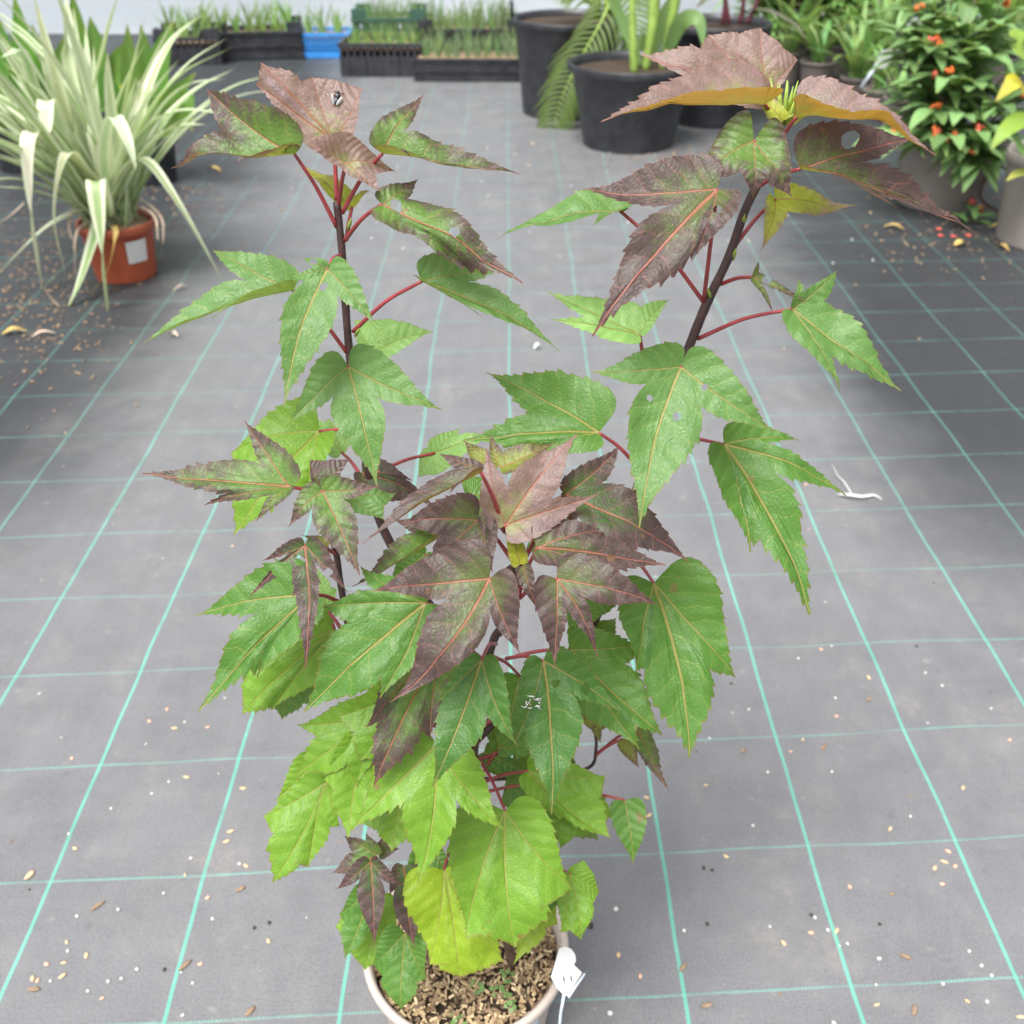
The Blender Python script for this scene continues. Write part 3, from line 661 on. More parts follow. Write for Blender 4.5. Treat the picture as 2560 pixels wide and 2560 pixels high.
# fillers deep inside the crown, seen between the leaves in front
leaf('g', (1080, 1640, .80), 48, [(960, 1690), (1000, 1800), (1120, 1790)], sinus=.8, W=.06, Wo=.24, pet=(1195, 1700, .80))
leaf('l', (1020, 1720, .77), 52, [(850, 1790), (900, 1900), (1060, 1870)], sinus=.85, W=.06, Wo=.24, pet=(1190, 1780, .80))
leaf('b', (1330, 1345, .84), 48, [(1300, 1290), (1420, 1310), (1440, 1390)], sinus=.85, W=.05, Wo=.22, pet=(1250, 1590, .79))
leaf('g', (1180, 1240, .82), 46, [(1150, 1200), (1260, 1220), (1200, 1330)], sinus=.85, W=.05, Wo=.22, pet=(1262, 1330, .77))
leaf('g', (1300, 1690, .83), 52, [(1270, 1850), (1380, 1790)], sinus=.85, W=.05, Wo=.24, pet=(1230, 1640, .79))

# buds and stipules on the right shoot's tip and along the stems
bm = bmesh.new()
T0 = at(1955, 300, .90)
for i in range(16):
    a = rnd.uniform(0, 6.28); rr = rnd.uniform(0, .012)
    p0 = T0 + Vector((rr * math.cos(a) * .4, rr * math.sin(a) * .4, -.004)); p1 = p0 + Vector((rr * math.cos(a) * 1.1 , rr * math.sin(a), rnd.uniform(.015, .036)))
    tube(bm, [p0, (p0 + p1) / 2 + Vector((.001, 0, 0)), p1], [.0014, .0019, .0003], 6)
place(obj('flower_bud', bm, M['bud'], None), hib)
bm = bmesh.new()
for (x, y, Y, dx, dy) in ((1832, 650, .90, 8, -30), (1776, 745, .893, -6, -24), (1722, 888, .888, 30, 12), (1915, 415, .91, 10, -22), (870, 575, .893, 8, -30), (888, 840, .885, 12, -20), (848, 510, .90, 8, -18), (1895, 440, .908, -8, -26), (1858, 560, .903, 4, -24)):
    p0 = at(x, y, Y); p1 = at(x + dx, y + dy, Y - .006)
    tube(bm, [p0, (p0 + p1) / 2, p1], [.0012, .0019, .0003], 6)
place(obj('stipule', bm, M['bud'], None), hib)

# ------------------------------------------------------------------ things on the hibiscus
tagm = bmesh.new()
def tag_pt(px, py): return on_plane(px, py, at(1420, 2430, .735), Vector((.25, -.55, .8)).normalized())
out = [(1398, 2372), (1412, 2366), (1428, 2372), (1438, 2386), (1440, 2402), (1435, 2412), (1455, 2432), (1437, 2460), (1420, 2490), (1410, 2488), (1392, 2470), (1377, 2442), (1384, 2420)]
vv = [tagm.verts.new(tag_pt(*q)) for q in out]; f = tagm.faces.new(vv)
if f.normal.z < 0: f.normal_flip()
e = bmesh.ops.extrude_face_region(tagm, geom=[f]); nrm = Vector((.25, -.55, .8)).normalized()
bmesh.ops.translate(tagm, verts=[v for v in e['geom'] if isinstance(v, bmesh.types.BMVert)], vec=nrm * -.0008)
lt = empty('plant_label', at(1420, 2430, .735), 'white plastic loop label hooked over the rim of the taupe pot', 'label')
place(obj('label_head', tagm, M['white'], None, False), lt)
bm = bmesh.new(); tube(bm, [at(1410, 2486, .732), at(1402, 2530, .728), at(1396, 2600, .722), at(1392, 2680, .716)], [.0022] * 4, 6)
place(obj('label_strap', bm, M['clear'], None), lt)
bm = bmesh.new(); tube(bm, [tag_pt(1421, 2494), tag_pt(1442, 2462), tag_pt(1462, 2434)], [.0016] * 3, 6)
place(obj('label_edge', bm, M['clear'], None), lt)
bm = bmesh.new()
for (x, y) in ((1408, 2448), (1426, 2446)):
    a, b_ = tag_pt(x, y - 9) + nrm * .0004, tag_pt(x + 3, y + 9) + nrm * .0004
    tube(bm, [a, (a + b_) / 2, b_], [.0003, .0009, .0003], 5)
place(obj('slot', bm, M['grit'], None), lt)

# fly on the top left leaf
fp = at(845, 243, .905 + .017)
fl = empty('fly', fp, 'dark fly sitting on the topmost maroon leaf of the left shoot', 'fly')
def ell(bm, c, s, rot=None):
    m = Matrix.Translation(c) @ (rot or Matrix.Identity(4)) @ Matrix.Diagonal((*s, 1)); bmesh.ops.create_uvsphere(bm, u_segments=14, v_segments=10, radius=1, matrix=m)
up = Vector((0, -math.sin(R(62)), math.cos(R(62)))); al = Vector((.25, .47, .85)).normalized(); al = (al - up * al.dot(up)).normalized()
sdv = al.cross(up); rot = Matrix((sdv, al, up)).transposed().to_4x4()
c = fp + up * .0035
bm = bmesh.new(); ell(bm, c, (.0018, .0026, .0017), rot); ell(bm, c - al * .0042, (.0019, .0032, .0018), rot); ell(bm, c + al * .0033, (.0016, .0012, .0014), rot)
place(obj('body', bm, M['fly'], None), fl)
for s in (-1, 1):
    bm = bmesh.new(); ell(bm, c - al * .004 + sdv * s * .0028 + up * .0012, (.0013, .0045, .0002), rot @ Matrix.Rotation(-s * .4, 4, 'Z')); place(obj('wing', bm, M['wing'], None), fl)
bm = bmesh.new()
for s in (-1, 1):
    for k in (-1, 0, 1):
        p0 = c + al * k * .0015; p2 = c + al * k * .0042 + sdv * s * .0046 - up * .0035
        tube(bm, [p0, (p0 + p2) / 2 + up * .0012, p2], [.0003] * 3, 5)
place(obj('legs', bm, M['fly'], None), fl)
# wisp of white fibre on the dark leaf
bm = bmesh.new()
wp = at(1335, 1752, .698)
for i in range(12):
    a = wp + Vector((rnd.gauss(0, .004), rnd.gauss(0, .002), rnd.gauss(0, .004)))
    b_ = a + Vector((rnd.gauss(0, .004), rnd.gauss(0, .002), rnd.gauss(0, .004)))
    tube(bm, [a, (a + b_) / 2 + Vector((rnd.gauss(0, .002), 0, rnd.gauss(0, .002))), b_], [.0004, .0007, .0003], 5)
tag(obj('fibre_wisp', bm, M['white']), 'small tangled white fibre wisp caught on a dark green hibiscus leaf', 'fibre')
# ------------------------------------------------------------------ tunnel side wall
def wall_mat():
    k = NT('polythene_sheet'); tc = k.n('ShaderNodeTexCoord').outputs['Object']
    st = k.n('ShaderNodeMapping'); st.inputs['Scale'].default_value = (.35, 1, 3); k.t.links.new(tc, st.inputs[0])
    n = k.noise(st.outputs[0], 1.2, 4)
    c = k.mix(k.rng(n, .3, .7), (.66, .73, .79), (.80, .855, .90))
    d = k.n('ShaderNodeBsdfPrincipled', i_Base_Color=c, i_Roughness=.35); t = k.n('ShaderNodeBsdfTranslucent', i_Color=c)
    k.set(d.inputs['Normal'], k.bump(n, .5, .03))
    m = k.n('ShaderNodeMixShader'); m.inputs[0].default_value = .5
    k.t.links.new(d.outputs[0], m.inputs[1]); k.t.links.new(t.outputs[0], m.inputs[2]); k.surf(m.outputs[0]); return k.m
WALL_Y = 9.6
wl = empty('polythene_wall', (0, WALL_Y, 0), 'pale translucent polythene tunnel wall behind the crates at the back', 'wall')
bm = bmesh.new(); prof = [(0, .0), (.0, .9), (-.1, 1.5), (-.35, 1.9), (-.8, 2.3)]; nx = 60; rowsv = []
for yy, z in prof: rowsv.append([bm.verts.new((-9 + 18 * i / nx, WALL_Y + yy + .02 * math.sin(i * .9) , z)) for i in range(nx + 1)])
for a, b_ in zip(rowsv, rowsv[1:]):
    for i in range(nx): bm.faces.new((a[i], a[i + 1], b_[i + 1], b_[i]))
place(obj('sheet', bm, wall_mat(), None), wl)
bm = bmesh.new()
for i in range(7): tube(bm, [(-6.2 + 2.1 * i, WALL_Y + .07 + yy, z) for yy, z in prof], .022, 8)
place(obj('hoop_frame', bm, simple('galvanised_tube', (.42, .43, .44), .4, .15, 12), None), wl)

# ------------------------------------------------------------------ generic plants
def ribbon(bm, pts, width, n0=None, fold=.25, taper=(.55, 1, .02), nseg=5, peak=.4):
    """strap leaf along a curve: V-shaped section, UV s along and u across (-1..1)"""
    uvl = bm.loops.layers.uv.get('UVMap') or bm.loops.layers.uv.new('UVMap')
    P = spline(pts, nseg); n = len(P); rows = []
    for i, p in enumerate(P):
        t = i / (n - 1)
        d = (P[min(i + 1, n - 1)] - P[max(i - 1, 0)]).normalized()
        ref = n0 if n0 is not None else Vector((0, 0, 1))
        s = d.cross(ref)
        if s.length < .12:
            s = rows[-1][1] if rows else d.cross(Vector((.3, -1, .2)))
        s = s.normalized()
        if rows and s.dot(rows[-1][1]) < 0: s = -s
        up_ = s.cross(d).normalized()
        if t < peak: wd = taper[0] + (taper[1] - taper[0]) * math.sin(t / peak * math.pi / 2)
        else: wd = taper[1] + (taper[2] - taper[1]) * ((t - peak) / (1 - peak)) ** 1.7
        hw = width / 2 * wd
        rows.append(([bm.verts.new(p + s * hw * q + up_ * (abs(q) * fold * hw)) for q in (-1, -.5, 0, .5, 1)], s, t))
    for (a, _, t0), (b_, _, t1) in zip(rows, rows[1:]):
        for k in range(4):
            f = bm.faces.new((a[k], b_[k], b_[k + 1], a[k + 1])); us = (-1, -.5, 0, .5, 1)
            for lp, q in zip(f.loops, ((t0, us[k]), (t1, us[k]), (t1, us[k + 1]), (t0, us[k + 1]))): lp[uvl].uv = q
def arch_pts(c, az, L, el0, droop, n=5):
    """a leaf leaving c at azimuth az, elevation el0 (deg), bending down by droop degrees along its length"""
    p = Vector(c); out = [p.copy()]; el = el0
    for i in range(n):
        e = R(el); p = p + Vector((math.cos(az) * math.cos(e), math.sin(az) * math.cos(e), math.sin(e))) * (L / n); out.append(p.copy()); el -= droop / n * (.5 + i * .28)
    return out
def blade_leaf(bm, p, d, L, Wd, up_=Vector((0, 0, 1)), bend=.25):
    """lance-shaped leaf"""
    d = d.normalized(); q = p + d * L - up_ * bend * L * .5
    ribbon(bm, [p, p + d * L * .5 + up_ * .04 * L, q], Wd, None, .22, (.22, 1, .03), 5, .42)

def pot_thing(root, r_top, r_bot, h, mat, soil=M['soil'], lip=.02, lip_h=.04, fill=.88):
    o = obj('pot', pot_mesh(r_top, r_bot, h, lip, lip_h, n=64), mat, root)
    bm = bmesh.new(); lathe(bm, [(0, h * fill + .01), (r_top * .5, h * fill + .006), (r_top - lip - .012, h * fill - .004)], n=32)
    obj('soil', bm, soil, root); return o

# ------------------------------------------------------------------ variegated strap-leaved plant, left
q = ground(336, 690); SC = Vector((q.x - .035, q.y + .02, 0)); SY = SC.y
sp = empty('variegated_strap_plant', SC, 'big plant with white and green strap leaves in a terracotta pot on the left', 'potted plant')
pot_thing(sp, .143, .112, .215, M['terra'], M['tan_soil'], .012, .034, .93)
# white sticker wrapped on the pot's right front
bm = bmesh.new()
def on_terra(a, z):
    r = .115 + (.138 - .115) * z / .18 + .0025; return Vector((r * math.cos(a), r * math.sin(a), z))
rws = [[bm.verts.new(on_terra(R(-62 + 34 * i / 6) , .165 - .085 * j / 3)) for i in range(7)] for j in range(4)]
for j in range(3):
    for i in range(6): bm.faces.new((rws[j][i], rws[j + 1][i], rws[j + 1][i + 1], rws[j][i + 1]))
obj('sticker', bm, M['white'], sp)
crown = SC + Vector((-.02, 0, .20))
def strap(pxs, width, color=(.20, .30, .12), mat='strap', fold=.3):
    pts = [crown + Vector((rnd.uniform(-.08, .08), rnd.uniform(-.05, .05), 0))] + [at(x, y, SY + dy) for x, y, dy in pxs]
    bm = bmesh.new(); ribbon(bm, pts, width * 1.12, None, fold, (.8, 1, .03), 6, .45)
    o = obj('leaf', bm, M[mat], None); o.color = (*[c * rnd.uniform(.85, 1.15) for c in color], 1); place(o, sp)
G1, G2, G3 = (.17, .33, .07), (.30, .45, .17), (.56, .66, .44)
strap([(235, 290, .0), (265, 110, .02), (298, -20, .02)], .062, G2)
strap([(215, 350, .05), (170, 160, .08), (155, -10, .08)], .045, G3)
strap([(190, 370, .0), (130, 160, -.05), (85, -10, -.08)], .045, G3)
strap([(310, 330, .0), (380, 165, .0), (436, 45, .0)], .055, G3)
strap([(340, 360, -.05), (440, 200, -.08), (580, 118, -.12)], .045, G1)
strap([(360, 350, -.05), (450, 225, -.1), (562, 196, -.16)], .042, G3)
strap([(350, 350, -.1), (440, 280, -.18), (585, 288, -.22)], .040, G2)
strap([(370, 380, -.1), (440, 320, -.2), (515, 312, -.25)], .042, G1)
strap([(300, 450, -.12), (358, 400, -.22), (440, 500, -.30), (556, 700, -.34)], .038, G2)
strap([(262, 520, -.16), (240, 455, -.30), (255, 600, -.36), (276, 835, -.36)], .058, G2)
strap([(245, 560, -.12), (235, 600, -.2), (195, 720, -.3), (148, 810, -.34)], .042, G1)
strap([(215, 430, -.12), (165, 388, -.24), (138, 540, -.3), (164, 690, -.3)], .042, G3)
strap([(165, 420, -.12), (80, 335, -.28), (78, 500, -.35), (106, 725, -.35)], .056, G3)
strap([(210, 530, -.08), (110, 575, -.18), (-20, 700, -.22)], .042, G3)
strap([(180, 400, -.08), (120, 255, -.14), (118, 330, -.2), (108, 430, -.22)], .055, G3)
strap([(260, 400, -.16), (282, 296, -.26), (318, 350, -.33), (340, 425, -.36)], .045, G3)
strap([(190, 440, .0), (90, 290, -.05), (-10, 165, -.08)], .050, G2)
strap([(170, 450, -.05), (60, 390, -.1), (-30, 330, -.14)], .045, G1)
strap([(190, 480, -.02), (100, 430, -.05), (-20, 380, -.1)], .048, G2)
strap([(200, 520, -.1), (90, 480, -.2), (-20, 465, -.25)], .034, G1)
strap([(235, 300, .1), (205, 150, .15), (175, 60, .15)], .048, G1)
strap([(250, 350, .05), (215, 250, .1), (190, 110, .12), (205, 140, .05)], .045, G2)
strap([(300, 380, .05), (350, 250, .1), (345, 200, .12)], .05, G3)
strap([(130, 320, .05), (60, 140, -.02), (30, 135, -.1), (0, 145, -.15)], .035, G3)
strap([(150, 300, .06), (115, 160, .04), (60, 95, .0)], .035, G3)
strap([(330, 450, .08), (390, 330, .14), (420, 270, .16)], .06, G1)
for i in range(60):
    az = rnd.uniform(0, 6.28) if i % 3 else rnd.uniform(2.2, 4.2); pts = arch_pts(crown + Vector((rnd.uniform(-.08, .08), rnd.uniform(-.05, .05), 0)), az, rnd.uniform(.5, .98), rnd.uniform(46, 84), rnd.uniform(5, 75))
    bm = bmesh.new(); ribbon(bm, pts, rnd.uniform(.034, .052), None, .3, (.8, 1, .03), 5, .45)
    o = obj('leaf', bm, M['strap'], None); o.color = (*rnd.choice((G1, G1, G1, G2, G2, G3)), 1); place(o, sp)
# withered leaves curled round the pot
for pxs, wd, mt in (([(340, 500, .0), (400, 540, -.06), (408, 600, -.1), (400, 650, -.1)], .010, 'dead'), ([(330, 515, .0), (385, 540, -.1), (395, 600, -.14)], .012, 'dead'),
                    ([(210, 560, -.1), (188, 600, -.16), (190, 690, -.18)], .012, 'dead'), ([(190, 520, -.1), (172, 560, -.14), (180, 600, -.16)], .012, 'dead'),
                    ([(285, 565, -.15), (290, 590, -.18), (272, 670, -.2), (228, 735, -.22)], .022, 'dead_y'), ([(110, 720, -.33), (130, 750, -.33), (160, 775, -.33)], .010, 'dead'),
                    ([(60, 510, -.1), (20, 545, -.12), (-10, 560, -.12)], .014, 'dead')):
    bm = bmesh.new(); ribbon(bm, [at(x, y, SY + dy) for x, y, dy in [(260, 545, -.02)] * (mt == 'dead' and pxs[0][0] > 180) + pxs], wd, None, .3, (1, 1, .2), 6)
    place(obj('withered_leaf', bm, M[mt], None), sp)

# ------------------------------------------------------------------ broad green-leaved plants behind it
def broad_plant(name, label, px, py, leaves, pot=(.15, .11, .22), potmat='black', color=(.085, .21, .03)):
    c = ground(px, py); r = empty(name, c, label, 'potted plant', None); pot_thing(r, *pot, M[potmat])
    for lf in leaves:
        pts = [c + Vector((rnd.uniform(-.05, .05), rnd.uniform(-.05, .05), pot[2] * .88))] + [at(x, y, c.y + dy) for x, y, dy in lf[:-1]]
        bm = bmesh.new(); ribbon(bm, pts, lf[-1], Vector((0, -1, .15)), .22, (.12, 1, .02), 6, .5)
        o = obj('leaf', bm, M['green_leaf'], None); o.color = (*[q_ * rnd.uniform(.8, 1.25) for q_ in color], 1); place(o, r)
    return r
broad_plant('broad_leaved_plant', 'tall plant with broad upright green leaves in a black pot behind the terracotta pot', 385, 450,
    [[(385, 330, 0), (395, 170, .02), (432, 50, .04), .13], [(360, 320, 0), (330, 190, .0), (318, 60, .0), .12], [(400, 330, -.05), (430, 250, -.1), (490, 180, -.12), .10],
     [(400, 340, -.05), (450, 300, -.14), (470, 240, -.16), (480, 330, -.2), .09], [(370, 300, .08), (365, 160, .1), (352, 60, .1), .10], [(350, 330, -.05), (270, 220, -.1), (215, 150, -.12), .11]])
broad_plant('broad_leaved_plant', 'dark leafy plant with upright lance leaves at the photo\'s left edge', 60, 420,
    [[(50, 300, 0), (60, 130, 0), (35, -15, 0), .13], [(20, 320, 0), (20, 160, .05), (-5, 40, .05), .12], [(80, 300, .05), (95, 150, .1), (80, 60, .1), .11],
     [(-10, 300, -.05), (-30, 180, -.08), (-40, 60, -.1), .11], [(90, 310, .0), (140, 180, .05), (160, 90, .05), .10], [(10, 330, -.08), (-20, 250, -.15), (-30, 180, -.2), .10]])
broad_plant('broad_leaved_plant', 'plant with wide green leaves standing between the strap plant and the lime yellow trough', 225, 400,
    [[(215, 260, 0), (195, 90, 0), (180, -20, 0), .12], [(230, 250, 0), (240, 130, .0), (225, 40, .0), .13], [(250, 250, 0), (300, 150, .03), (330, 100, .03), .11], [(200, 260, 0), (150, 170, 0), (120, 110, 0), .11]])
# lime trough
c = ground(150, 250); t = empty('plastic_trough', c, 'lime yellow plastic trough on the ground behind the strap leaves', 'trough')
bm = bmesh.new()
def open_box(bm, w_, d_, h_, th=.01, flare=0, lip=.0, z0=0):
    outer = [(-w_ / 2, -d_ / 2), (w_ / 2, -d_ / 2), (w_ / 2, d_ / 2), (-w_ / 2, d_ / 2)]
    k0 = 1 - flare
    rings = []
    for sx_, z in ((k0, 0), (1, h_ - lip), (1 + lip / w_ * .8, h_ - lip), (1 + lip / w_ * .8, h_), (1 - 2 * th / w_, h_), (k0 - 2 * th / w_, th)):
        rings.append([bm.verts.new((x * sx_, y * (sx_ if sx_ <= 1 else 1 + (sx_ - 1) * w_ / d_), z + z0)) for x, y in outer])
    for a, b_ in zip(rings, rings[1:]):
        for i in range(4): bm.faces.new((a[i], a[(i + 1) % 4], b_[(i + 1) % 4], b_[i]))
    bm.faces.new(list(reversed(rings[0]))); bm.faces.new(rings[-1])
open_box(bm, .95, .40, .13, .012, .06, .02)
obj('body', bm, M['lime_tub'], t, False)
bm = bmesh.new(); box(bm, (0, 0, .09), (.88, .33, .02)); obj('soil', bm, M['soil'], t, False)

# ------------------------------------------------------------------ crates of seedlings along the wall
def lattice_side(bm, a, b_, z0, z1, nx_, nz_, th, bar):
    """a lattice panel between two ground points"""
    a, b_ = Vector(a), Vector(b_); d = b_ - a; L_ = d.length; rz = math.atan2(d.y, d.x); m_ = (a + b_) / 2
    for i in range(nx_ + 1):
        p = a + d * (i / nx_); box(bm, (p.x, p.y, (z0 + z1) / 2), (bar, th * .8, z1 - z0), rz)
    for j in range(nz_ + 1):
        z = z0 + (z1 - z0) * j / nz_; box(bm, (m_.x, m_.y, z), (L_, th, bar), rz)
def crate(name, label, c, w_, d_, h_, rz, mat, style='ribbed', soil_z=.7, slots=True, group=None, ear=True):
    r = empty(name, c, label, 'crate', group); r.rotation_euler = (0, 0, rz)
    bm = bmesh.new(); hw, hd = w_ / 2, d_ / 2
    cs = [(-hw, -hd), (hw, -hd), (hw, hd), (-hw, hd)]
    box(bm, (0, 0, .008), (w_, d_, .016))
    for i in range(4):
        a, b_ = Vector((*cs[i], 0)), Vector((*cs[(i + 1) % 4], 0)); d = b_ - a; m_ = (a + b_) / 2; rr = math.atan2(d.y, d.x); nrm_ = Vector((d.y, -d.x, 0)).normalized()
        if style == 'lattice':
            box(bm, (m_.x, m_.y, h_ * .12), (d.length, .008, h_ * .20), rr)
            lattice_side(bm, a + d * .02, b_ - d * .02, h_ * .24, h_ * .93, int(d.length / .035), 4, .008, .010)
            box(bm, (m_.x, m_.y, h_ * .96), (d.length + .012, .022, .022), rr)
        elif style == 'slotted':
            box(bm, (m_.x, m_.y, h_ * .31), (d.length, .008, h_ * .60), rr)
            nsl = max(6, int(d.length / .045))
            for k_ in range(nsl + 1):
                p = a + d * (.01 + .98 * k_ / nsl); box(bm, (p.x, p.y, h_ * .74), (.020, .0075, h_ * .28), rr)
            box(bm, (m_.x, m_.y, h_ * .93), (d.length + .012, .024, h_ * .12), rr)
            for k_ in range(5):
                p = a + d * (.1 + .2 * k_) + nrm_ * .007; box(bm, (p.x, p.y, h_ * .30), (.012, .010, h_ * .56), rr)
        else:
            box(bm, (m_.x, m_.y, h_ * .5), (d.length, .008, h_ * .98), rr)
            for z in (.10, .48, .93):
                pz = m_ + nrm_ * .009; box(bm, (pz.x, pz.y, h_ * z), (d.length + .03, .014, .018), rr)
            for k_ in range(7):
                p = a + d * (.06 + .88 * k_ / 6) + nrm_ * .006; box(bm, (p.x, p.y, h_ * .5), (.010, .008, h_ * .9), rr)
    if ear:
        for sx_ in (-1, 1):
            for sy_ in (-1, 1): box(bm, (sx_ * (hw - .05), sy_ * (hd - .012), h_ + .028), (.11, .022, .056)); box(bm, (sx_ * (hw - .012), sy_ * (hd - .05), h_ + .028), (.022, .076, .056))
    obj('body', bm, mat, r, False)
    bm = bmesh.new(); box(bm, (0, 0, h_ * soil_z), (w_ - .022, d_ - .022, .016)); obj('compost', bm, M['tan_soil'], r, False)
    return r
def seedlings(root, w_, d_, z, n, hmin, hmax, name='seedling', clump=9, spread=.012, wd=.004, col=(.20, .34, .10), rows_=None):
    """each pot plant of the crate: a tuft of thin blades, one mesh a tuft"""
    for i in range(n):
        x = rnd.uniform(-w_ / 2, w_ / 2) if rows_ is None else -w_ / 2 + w_ * (i % rows_ + .5) / rows_ + rnd.uniform(-.012, .012)
        y = rnd.uniform(-d_ / 2, d_ / 2) if rows_ is None else -d_ / 2 + d_ * (i // rows_ + .5) / max(1, math.ceil(n / rows_)) + rnd.uniform(-.012, .012)
        bm = bmesh.new(); H_ = rnd.uniform(hmin, hmax)
        for k_ in range(clump):
            az = rnd.uniform(0, 6.28)
            ribbon(bm, arch_pts((x + rnd.gauss(0, spread), y + rnd.gauss(0, spread), z), az, H_ * rnd.uniform(.6, 1.1), rnd.uniform(62, 88), rnd.uniform(5, 50), 3), wd, Vector((0, -1, .1)), .1, (.9, 1, .1), 2)
        o = obj(name, bm, M['green_leaf'], root); o.color = (*[q_ * rnd.uniform(.8, 1.2) for q_ in col], 1)
g0 = ground(500, 165); g1 = ground(752, 148)
c = crate('seedling_crate', 'long black ribbed crate of grassy seedlings left of the blue crate', ground(620, 150) + Vector((0, .16, 0)), .78, .34, .20, R(9), M['black'], 'ribbed', .75)
seedlings(c, .70, .24, .16, 14, .16, .30, wd=.012, clump=8, rows_=7)
c = crate('seedling_crate', 'black seedling crate at the far left of the row, half behind the strap leaves', ground(470, 165) + Vector((0, .20, 0)), .46, .34, .19, R(4), M['black'], 'slotted', .75)
seedlings(c, .36, .22, .15, 8, .16, .30, wd=.012, clump=8, rows_=4)
c = crate('seedling_crate', 'bright blue plastic crate in the row along the back wall', ground(806, 147) + Vector((0, .17, 0)), .40, .30, .17, R(2), M['blue'], 'lattice', .80, ear=False)
seedlings(c, .32, .20, .14, 6, .14, .26, wd=.012, clump=6, rows_=3)
c = crate('seedling_crate', 'black slotted crate standing in front of the green lattice crate', ground(957, 194) + Vector((0, .18, 0)), .57, .32, .22, R(-1), M['black'], 'slotted', .8, ear=False)
seedlings(c, .5, .24, .17, 18, .10, .18, wd=.006, clump=9, rows_=6)
c = crate('seedling_crate', 'dark green lattice crate standing behind the black slotted crate', ground(975, 168) + Vector((0, .22, 0)), .52, .34, .32, R(1), M['crate_green'], 'lattice', .62, ear=True)
seedlings(c, .44, .26, .20, 24, .14, .34, wd=.005, clump=12, rows_=6, col=(.16, .26, .12))
c = crate('seedling_crate', 'low wide black crate of fine seedlings beside the large black pots', ground(1180, 205) + Vector((0, .18, 0)), .76, .34, .15, R(-1), M['black'], 'ribbed', .9, ear=False)
seedlings(c, .68, .26, .14, 30, .10, .22, wd=.005, clump=12, rows_=10, col=(.15, .25, .12))
c = crate('seedling_crate', 'black crate of grassy seedlings behind the low wide crate', ground(1175, 178) + Vector((0, .26, 0)), .74, .36, .27, R(1), M['black'], 'ribbed', .85, ear=True)
seedlings(c, .62, .26, .23, 30, .10, .30, wd=.006, clump=12, rows_=10, col=(.17, .28, .13))

# ------------------------------------------------------------------ big black pots
# palm
pc = ground(1420, 305) + Vector((0, .28, 0))
pa = empty('potted_palm', pc, 'palm with a drooping feather frond in the leftmost large black pot', 'potted plant')
pot_thing(pa, .335, .265, .53, M['black'], lip=.022, lip_h=.035, fill=.94)
bm = bmesh.new()
for i in range(5):
    a0, a1 = R(160 + 8 * i), R(168 + 8 * i)
tube(bm, [(-.33, -.02, .52), (-.335, -.02, .60), (-.335, .10, .60), (-.33, .10, .52)], .012, 8); obj('handle', bm, M['black'], pa)
def frond(root, pts, n, lmax, name='frond', col=(.10, .16, .035), spread=.9, droop=.5):
    P = spline(pts, 10); bm = bmesh.new(); m_ = len(P)
    bs = bmesh.new(); tube(bs, P, [.009 - .007 * i / (m_ - 1) for i in range(m_)], 6)
    for k_ in range(n):
        t = .16 + .84 * k_ / (n - 1); i = min(m_ - 2, int(t * (m_ - 1))); p = P[i].lerp(P[i + 1], t * (m_ - 1) - i); d = (P[i + 1] - P[i]).normalized()
        s0 = d.cross(Vector((0, -.7, .7)).normalized()).normalized()
        for sg in (-1, 1):
            l = lmax * (.45 + .55 * math.sin(math.pi * min(.95, t * .9 + .08))) * rnd.uniform(.85, 1.1)
            dd = (s0 * sg * spread + d * .75 + Vector((0, -.15, -.10))).normalized()
            ribbon(bm, [p, p + dd * l * .5 + Vector((0, 0, .02)), p + dd * l + Vector((0, 0, -droop * l * .35))], .019, Vector((0, -1, .3)), .35, (.6, 1, .05), 3)
    o = obj(name, bm, M['green_leaf'], None); o.color = (*col, 1); place(o, root)
    r_ = obj('rachis', bs, M['cane'], None); r_.parent = o; r_.matrix_parent_inverse = (root.matrix_basis @ o.matrix_parent_inverse).inverted()
frond(pa, [at(1560, -90, pc.y - .15), at(1510, 40, pc.y - .36), at(1455, 140, pc.y - .42), at(1410, 230, pc.y - .44), at(1380, 320, pc.y - .44)], 24, .22, col=(.085, .13, .03))
frond(pa, [at(1500, 40, pc.y), at(1440, -40, pc.y - .05), at(1380, -30, pc.y - .2)], 14, .22, col=(.12, .2, .04))
frond(pa, [at(1520, 40, pc.y), at(1560, -60, pc.y - .05), at(1640, -30, pc.y - .15)], 16, .26, col=(.12, .2, .04))
frond(pa, [at(1520, 30, pc.y - .05), at(1560, -40, pc.y - .25), at(1590, 40, pc.y - .4), at(1585, 120, pc.y - .42)], 18, .20, col=(.10, .17, .04))
bm = bmesh.new()
for x in (1490, 1515, 1535): tube(bm, [at(x, 45, pc.y), at(x + 8, -40, pc.y)], [.03, .02], 8)
place(obj('trunk', bm, M['cane'], None), pa)

bc = ground(1580, 388) + Vector((0, .255, 0))
ba = empty('potted_cane_plant', bc, 'thick green canes growing in the large black pot nearest the camera', 'potted plant')
pot_thing(ba, .345, .245, .42, M['black'], lip=.024, lip_h=.04, fill=.90)
def cane(pxs, r0, r1, root, mat='cane'):
    P = spline([at(x, y, Y) for x, y, Y in pxs], 6); bm = bmesh.new(); n = len(P); tube(bm, P, [r0 + (r1 - r0) * i / (n - 1) for i in range(n)], 10)
    place(obj('cane', bm, M[mat], None), root)
cane([(1585, 185, bc.y - .10), (1582, 90, bc.y - .10), (1580, -60, bc.y - .08)], .022, .017, ba)
cane([(1612, 182, bc.y - .04), (1632, 60, bc.y - .04), (1640, -60, bc.y - .02)], .022, .032, ba)
cane([(1655, 175, bc.y + .02), (1675, 70, bc.y + .02), (1700, -60, bc.y + .02)], .020, .030, ba)
